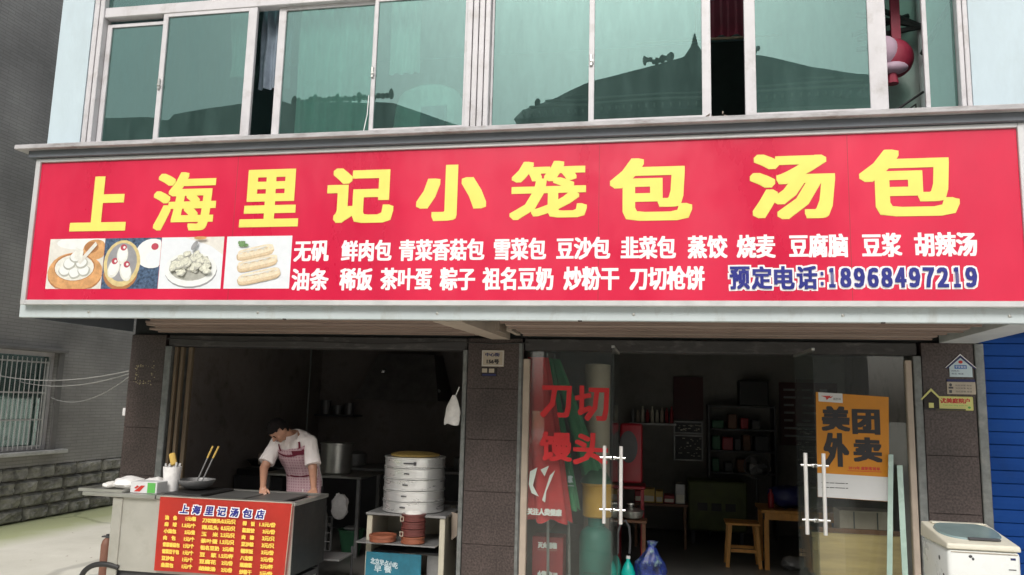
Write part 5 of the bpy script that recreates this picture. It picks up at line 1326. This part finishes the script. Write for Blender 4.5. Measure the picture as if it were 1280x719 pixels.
for k in range(12):
    a = k * math.pi / 6; b.tube([(1.22, 3.22, 1.08), (1.22 + .16 * math.cos(a), 3.24, 1.08 + .16 * math.sin(a))], .003, 4)
b.build("cage", 'darkgrey', fn_)
for k in range(3):
    b = B(); a = k * 2.094; b.ball((1.22 + .07 * math.cos(a), 3.27, 1.08 + .07 * math.sin(a)), (.065, .006, .035), 10, Matrix.Rotation(-a, 3, 'Y')); b.build("blade", 'darkgrey', fn_)

# small dry leaves on the ledge upstairs
lv = thing("dry_leaves", "small clump of dry leaves lying on the ledge below the narrow open gap", "leaves", (.42, -1.5, 4.006))
b = B(); r = random.Random(6)
for k in range(14):
    x = r.uniform(.33, .56); y = r.uniform(-1.62, -1.45); z = 4.007 + r.uniform(0, .03); a = r.uniform(0, 3)
    b.poly([(x, y, z), (x + .03 * math.cos(a), y + .02, z + .012), (x + .04 * math.cos(a), y, z + .03), (x + .01, y - .01, z + .018)])
b.build("leaf_clump", 'beam', lv, kind='stuff')

# ==================================================================  THE COOK
def chain(b, pts, rad, seg=16, flat=None):
    """Tapered limb with rounded ends through several joints."""
    pts = [Vector(p) for p in pts]
    for i in range(len(pts) - 1):
        a, c = pts[i], pts[i + 1]; n = max(2, int((c - a).length / (min(rad[i], rad[i + 1]) * .8)))
        b.tube([a.lerp(c, k / n) for k in range(n + 1)], [rad[i] + (rad[i + 1] - rad[i]) * k / n for k in range(n + 1)], seg)
    for p, r_ in zip(pts, rad): b.ball(p, r_ * .995, 12)

def remeshed(b, name, mats, parent, voxel, smooth_it, cutter=None):
    me = bpy.data.meshes.new(name + "_raw"); b.bm.to_mesh(me); b.bm.free()
    o = bpy.data.objects.new("tmp", me); COL.objects.link(o)
    m = o.modifiers.new("r", 'REMESH'); m.mode = 'VOXEL'; m.voxel_size = voxel
    s_ = o.modifiers.new("s", 'SMOOTH'); s_.factor = .5; s_.iterations = smooth_it
    dg = bpy.context.evaluated_depsgraph_get()
    me2 = bpy.data.meshes.new_from_object(o.evaluated_get(dg))
    bpy.data.objects.remove(o); bpy.data.meshes.remove(me)
    me2.name = name
    nb_ = B(); nb_.bm.from_mesh(me2); bpy.data.meshes.remove(me2)
    if cutter: cutter(nb_.bm)
    return nb_

ck_ = thing("person", "cook bending over the cart in white short-sleeved shirt and pink apron", "person", (-3.68, .40, 0))
# torso stations: centre, half width, half depth
TS = [((-3.665, .40, .84), .165, .125), ((-3.665, .39, .96), .168, .122), ((-3.668, .355, 1.06), .156, .112), ((-3.675, .30, 1.16), .165, .118), ((-3.69, .225, 1.27), .185, .125), ((-3.705, .155, 1.365), .190, .108), ((-3.712, .115, 1.415), .150, .085), ((-3.715, .085, 1.445), .075, .068)]
def torso(t, phi, infl=0.0):
    f = t * (len(TS) - 1); i = min(int(f), len(TS) - 2); g = f - i; g = g * g * (3 - 2 * g) if False else g
    a, c = TS[i], TS[i + 1]
    ctr = Vector(a[0]).lerp(Vector(c[0]), g); w = a[1] + (c[1] - a[1]) * g + infl; d = a[2] + (c[2] - a[2]) * g + infl
    j = min(i + 1, len(TS) - 1)
    ax = (Vector(TS[j][0]) - Vector(TS[max(0, j - 2)][0])).normalized()
    fw = Vector((0, -1, 0)); fw = (fw - ax * fw.dot(ax)).normalized()
    rt = ax.cross(fw) * -1
    if rt.x < 0: rt = -rt
    cs, sn = math.cos(phi), math.sin(phi)
    e = .85
    return ctr + rt * (w * math.copysign(abs(cs) ** e, cs)) + fw * (d * math.copysign(abs(sn) ** e, sn))
SHL = Vector((-3.885, .150, 1.355)); SHR = Vector((-3.525, .150, 1.375))     # picture-left, picture-right shoulders
ELL = Vector((-3.925, -.02, 1.105)); WRL = Vector((-3.775, -.30, .955))
ELR = Vector((-3.435, .06, 1.09)); WRR = Vector((-3.335, -.12, .945))
b = B()
b.grid(lambda u, v: torso(v, u * 2 * math.pi), 36, 28)
bmesh.ops.holes_fill(b.bm, edges=[e for e in b.bm.edges if e.is_boundary])
bmesh.ops.remove_doubles(b.bm, verts=b.bm.verts, dist=.0005)
bmesh.ops.holes_fill(b.bm, edges=[e for e in b.bm.edges if e.is_boundary])
chain(b, [SHL + Vector((.08, 0, .01)), SHL, ELL, WRL], [.06, .058, .043, .028])
chain(b, [SHR + Vector((-.08, 0, .01)), SHR, ELR, WRR], [.06, .058, .043, .028])
HC = Vector((-3.785, -.045, 1.490))                       # head centre
chain(b, [(-3.715, .10, 1.41), (-3.735, .035, 1.455), (-3.765, -.02, 1.475)], [.062, .056, .055])
for s in (-1, 1):
    chain(b, [(-3.665 + s * .085, .40, .88), (-3.665 + s * .105, .37, .48), (-3.665 + s * .115, .42, .09)], [.095, .062, .042])
    chain(b, [(-3.665 + s * .115, .43, .055), (-3.665 + s * .13, .25, .035)], [.04, .032])
# hands: palm, four curled fingers of different lengths, thumb from the side
def hand(b, wrist, d, up, side, size=1.0, curl=.5):
    d = Vector(d).normalized(); up = (Vector(up) - d * Vector(up).dot(d)).normalized(); sd = d.cross(up) * side
    for k in range(4):
        o = (k - 1.5) * .019 * size
        chain(b, [Vector(wrist) + sd * o * .6, Vector(wrist) + d * .085 * size + sd * o], [.017 * size, .0125 * size], 10)
        L_ = [.036, .042, .039, .030][k] * size
        p = Vector(wrist) + d * .088 * size + sd * o * 1.12
        q = d.copy(); pts = [p]; rads = [.0098 * size]
        for j in range(3):
            q = (q - up * curl * (.55 + .15 * j)).normalized(); p = p + q * L_ * (1 - .18 * j); pts.append(p); rads.append((.0092 - .0009 * j) * size)
        chain(b, pts, rads, 8)
    p = Vector(wrist) + d * .025 * size - sd * .026 * size
    p2 = p - sd * .028 * size + d * .03 * size - up * .008; p3 = p2 + d * .030 * size - up * .012 * size - sd * .004
    chain(b, [p, p2, p3], [.014 * size, .0112 * size, .0088 * size], 8)
chain(b, [WRL, WRL + (WRL - ELL).normalized() * .03], [.028, .024]); hand(b, WRL + (WRL - ELL).normalized() * .02, (.35, -.62, -.55), (-.1, -.5, .8), 1, 1.0, .45)
chain(b, [WRR, WRR + Vector((.01, -.02, -.01))], [.028, .025]); hand(b, WRR + Vector((.008, -.012, -.008)), (.28, -.62, -.30), (.15, -.30, 1), -1, 1.0, .40)
# head, looking down and to the picture's left
HR = Matrix.Rotation(math.radians(-28), 3, 'Z') @ Matrix.Rotation(math.radians(52), 3, 'X')
def HP(x, y, z): return HC + HR @ Vector((x, y, z))
b.ball(HC, (.076, .094, .104), 24, HR)
b.ball(HP(0, -.030, -.062), (.056, .056, .056), 18, HR)          # jaw
b.ball(HP(0, -.066, -.098), (.024, .020, .016), 12, HR)          # chin
b.ball(HP(0, -.078, .022), (.050, .018, .012), 12, HR)           # brow
chain(b, [HP(0, -.090, .005), HP(0, -.112, -.030)], [.008, .0125], 8); b.ball(HP(0, -.100, -.036), (.018, .012, .009), 10, HR)
for s in (-1, 1):
    b.ball(HP(s * .079, .004, -.010), (.010, .020, .032), 12, HR)   # ears
    b.ball(HP(s * .042, -.068, -.030), (.024, .018, .020), 12, HR)  # cheeks
nb_ = remeshed(b, "body", None, ck_, .0055, 5)
nb_.build("body", 'skin', ck_, smooth=True)
b = B()
for s in (-1, 1): b.ball(HP(s * .030, -.0905, -.004), (.014, .005, .0045), 12, HR)
b.build("eye", 'eye', ck_, smooth=True)
b = B(); b.ball(HP(0, -.0885, -.066), (.024, .006, .0055), 12, HR); b.build("mouth", 'lips', ck_, smooth=True)
b = B()
for s in (-1, 1): b.ball(HP(s * .031, -.0925, .018), (.019, .005, .0038), 10, HR)
b.build("eyebrow", 'hair', ck_, smooth=True)
# hair: shell over crown, back and sides, with a ragged hairline
b = B(); b.ball((0, 0, 0), (1, 1, 1), 56)
dead = []
for v in b.bm.verts:
    n_ = v.co.copy()
    line = .30 if n_.y < -.2 else (-.10 if n_.y < .25 else -.60)
    line += .10 * noise.noise(n_ * 6) + .06 * noise.noise(n_ * 19)
    keep = n_.z > line
    r_ = 1.0 + (.045 * noise.noise(n_ * 9) + .03 * noise.noise(n_ * 22))
    v.co = HC + HR @ Vector((n_.x * .090 * r_, n_.y * .108 * r_ + .004, n_.z * .122 * r_ + .006))
    if not keep: dead.append(v)
bmesh.ops.delete(b.bm, geom=dead, context='VERTS')
bmesh.ops.solidify(b.bm, geom=list(b.bm.faces), thickness=.006)
b.build("hair", 'hair', ck_, smooth=True)
# shirt: torso and sleeves a little larger than the body, open at neck and cuffs
b = B()
b.grid(lambda u, v: torso(v * .965, u * 2 * math.pi, .014 + .004 * math.sin(u * 30 + v * 9)), 48, 34)
bmesh.ops.remove_doubles(b.bm, verts=b.bm.verts, dist=.0005)
bmesh.ops.holes_fill(b.bm, edges=[e for e in b.bm.edges if e.is_boundary])
SLL = SHL.lerp(ELL, .80) + Vector((-.01, 0, 0)); SLR = SHR.lerp(ELR, .80) + Vector((.008, 0, 0))
chain(b, [SHL + Vector((.07, .0, .01)), SHL, SHL.lerp(SLL, .5)], [.064, .071, .072], 18)
chain(b, [SHR + Vector((-.07, .0, .01)), SHR, SHR.lerp(SLR, .5)], [.064, .071, .072], 18)
b.tube([SHL, SHL.lerp(SLL, .5), SLL], [.068, .073, .082], 20); b.tube([SHR, SHR.lerp(SLR, .5), SLR], [.068, .073, .082], 20)
nb_ = remeshed(b, "shirt", None, ck_, .008, 3)
for v in nb_.bm.verts:
    w = noise.noise(v.co * 13) * .010 + noise.noise(Vector((v.co.x * 34, v.co.y * 30, v.co.z * 9))) * .008
    v.co += Vector((w * .4, -w, w * .3))
nb_.build("shirt", 'shirt', ck_, smooth=True)
# collar: two turned-down leaves round the neck
for s in (-1, 1):
    b = B()
    def colf(u, v, s=s):
        a = -math.pi / 2 + s * (0.12 + u * 2.7)
        R = .078 + .026 * v
        c0 = Vector((-3.722, .065, 1.447))
        p = c0 + Vector((R * math.cos(a) * 1.0, R * math.sin(a) * .95, .0))
        tilt = Vector((0, -.35, -1))
        p.z += .012 - .045 * v + (R * math.sin(a)) * .45 - (.030 * v if u < .15 else 0)
        p.y -= .01 * v
        return p
    b.grid(colf, 18, 4); bmesh.ops.solidify(b.bm, geom=list(b.bm.faces), thickness=.003); b.build("collar", 'shirt', ck_, smooth=True)
# apron: wraps the front of the torso
b = B()
def apf(u, v):
    t = -0.0 + v * .74
    half = 1.45 - .62 * max(0, (v - .55) / .45) ** .8
    p = torso(t, -math.pi / 2 * 0 + math.pi / 2 + (u - .5) * 2 * half, .026 + .004 * math.sin(u * 26 + v * 5))
    return p
b.grid(apf, 40, 30)
b.grid(lambda u, v: torso(0, math.pi / 2 + (u - .5) * 2.9, .028 + .006 * math.sin(u * 30) * (1 - v)) + Vector((0, -.01 * (1 - v), -.34 * (1 - v))), 40, 8)
bmesh.ops.remove_doubles(b.bm, verts=b.bm.verts, dist=.003)
b.build("apron", 'apron', ck_, smooth=True)
def band(t0, t1, dip, half, infl=.032, name="apron_trim"):
    b = B(); b.grid(lambda u, v: torso(t0 + (t1 - t0) * v - dip * (1 - (2 * u - 1) ** 2), math.pi / 2 + (u - .5) * 2 * half, infl), 26, 3); b.build(name, 'maroon', ck_, smooth=True)
band(.285, .305, .035, .80)
band(.675, .70, .05, .62)
b = B(); b.grid(lambda u, v: torso(.645 + .06 * v - .03 * (1 - u), math.pi / 2 - .05 - (1 - u) * .62, .034), 10, 4); b.build("apron_trim", 'maroon', ck_, smooth=True)
for s in (-1, 1):
    b = B(); b.grid(lambda u, v, s=s: torso(.71 + v * .17, math.pi / 2 - s * (.42 + .22 * v) + (u - .5) * .12, .028), 3, 10); b.build("apron_strap", 'maroon', ck_, smooth=True)
b = B(); 
for s in (-1, 1):
    b.tube([(-3.665 + s * .085, .40, .90), (-3.665 + s * .105, .38, .48), (-3.665 + s * .115, .425, .12)], [.108, .082, .066], 20)
b.build("trousers", 'trousers', ck_, smooth=True)

# ==================================================================  SMALL FIXINGS AND CLUTTER
for x in (-4.9, -3.3, -1.75, -0.2, 1.3, 2.4):
    b = B(); b.ball((x, -1.502, 2.515), (.012, .005, .012), 8); b.build("screw_cap", 'steel', bld)
for x, w in ((-3.05, .02), (-0.62, .03), (1.55, .025)):
    b = B(); b.box(x, x + w, -1.55, -1.52, 2.455, 2.464, .001); b.build("sealant_drip", 'granitejoint', bld)
b = B()
pts = [(-5.15, -.02, 2.40), (-4.4, -.02, 2.375), (-3.6, -.02, 2.39), (-2.8, -.02, 2.37), (-1.95, -.02, 2.40), (-1.6, -.02, 2.385), (-1.25, -.02, 2.40)]
b.tube(pts, .006, 5); b.build("power_cable", 'black', None, label="thin black power cable sagging along the dark beam above the left opening", category="cable")
cb2 = thing("condiment_bottles", "row of small sauce bottles along the dark counter behind the cook", "bottles", (-5.0, 3.2, .862))
r = random.Random(22)
for k in range(8):
    x = -5.3 + k * .075; h = r.uniform(.14, .24)
    b = B(); b.lathe(x, 3.18, [(.028, .862), (.03, .862 + h * .65), (.012, .862 + h * .8), (.012, .862 + h)], 10); b.build("bottle", r.choice(['cream', 'redbox', 'palemetal', 'greenpl', 'brass']), cb2, smooth=True)
ut = thing("hanging_utensils", "rail of ladles and skimmers hanging over the dark back counter", "utensils", (-3.0, 4.5, 1.7))
b = B(); b.tube([(-3.1, 4.5, 1.72), (-2.1, 4.5, 1.72)], .01, 6); b.build("rail", 'palemetal', ut)
for k in range(6):
    x = -3.0 + k * .16
    b = B(); b.tube([(x, 4.47, 1.70), (x, 4.47, 1.42)], .007, 5); b.ball((x, 4.46, 1.39), (.05, .02, .045), 10); b.build("ladle", 'palemetal', ut, smooth=True)
gs = thing("gas_stove", "black two-burner stove on the dark counter left of the cook", "stove", (-4.9, 2.3, 0))
b = B(); b.box(-5.4, -4.72, 2.0, 2.6, 0, .80, .01); b.build("stand", 'darkgrey', gs)
b = B(); b.box(-5.38, -4.74, 2.02, 2.58, .802, .88, .01); b.build("stove_body", 'black', gs)
for x in (-5.22, -4.9):
    b = B(); b.lathe(x, 2.3, [(.11, .882), (.11, .90), (.06, .905)], 16); b.build("burner", 'palemetal', gs)
    b = B(); b.lathe(x, 2.3, [(.08, .906), (.16, .98), (.17, .985), (.09, .92)], 20); b.build("pan", 'darkgrey', gs, smooth=True)
for i, (x, y, z0, w, d, h, m) in enumerate(((-3.0, 1.6, .03, .35, .3, .34, 'beam'), (-3.02, 1.62, .375, .3, .26, .22, 'oldwood'), (-2.75, 2.3, .03, .4, .35, .5, 'palemetal'))):
    t = thing("storage_box", ["brown carton on the floor behind the steamer cabinet, bottom of the pair", "darker brown carton stacked on top of the pair behind the steamer cabinet", "grey metal bin in the dark behind the steamer cabinet"][i], "box", (x + w / 2, y + d / 2, z0))
    b = B(); b.box(x, x + w, y, y + d, z0 + .001, z0 + h, .006); b.build("box_body", m, t)
    b = B(); b.box(x + w / 2 - .03, x + w / 2 + .03, y - .002, y - .0005, z0 + .01, z0 + h - .01); b.build("tape", 'cream', t)
ac = thing("wall_menu", "dim wall menu board with pale rows on the right room's back wall", "menu board", (2.0, 4.55, 1.9))
b = B(); b.box(1.7, 2.5, 4.55, 4.58, 1.3, 2.2); b.build("board", 'maroonboard', ac)
r = random.Random(30); b = B()
for k in range(7):
    for j in range(3): b.box(1.76 + j * .25, 1.76 + j * .25 + r.uniform(.1, .2), 4.543, 4.548, 2.08 - k * .11, 2.11 - k * .11)
b.build("printing", 'palemetal', ac, kind='stuff')
lf = random.Random(17); b = B()
for k in range(60):
    x = lf.uniform(-8.6, -5.3); y = lf.uniform(-2, 6); a = lf.uniform(0, 6.28); q = lf.uniform(.01, .03)
    b.poly([(x, y, .006), (x + q * math.cos(a), y + q * math.sin(a), .008), (x + q * math.cos(a + .7), y + q * math.sin(a + .7), .012)])
b.build("litter", 'beam', None, kind='stuff', label="scattered scraps and dry leaves on the concrete alley", category="litter")
# goods packed on a low bench behind the glass doors
gb_ = thing("goods_bench", "low bench packed with cartons and tins in the dark middle of the right room", "bench", (.15, 3.2, .03))
b = B(); b.box(-.35, .34, 3.0, 3.4, .55, .58); b.build("bench_top", 'oldwood', gb_)
for x in (-.33, .29):
    b = B(); b.box(x, x + .03, 3.02, 3.38, .031, .548); b.build("leg", 'oldwood', gb_)
r = random.Random(41); x = -.33
while x < .22:
    w = r.uniform(.07, .15); h = r.uniform(.1, .28)
    b = B(); b.box(x, x + w, 3.05, 3.3, .582, .582 + h, .006); b.build("carton", r.choice(['beam', 'redbox', 'greenpl', 'palemetal', 'midblue', 'brass']), gb_)
    b = B(); b.box(x + .01, x + w - .01, 3.044, 3.049, .60, .60 + h * .4); b.build("carton_label", 'cream', gb_)
    x += w + .012
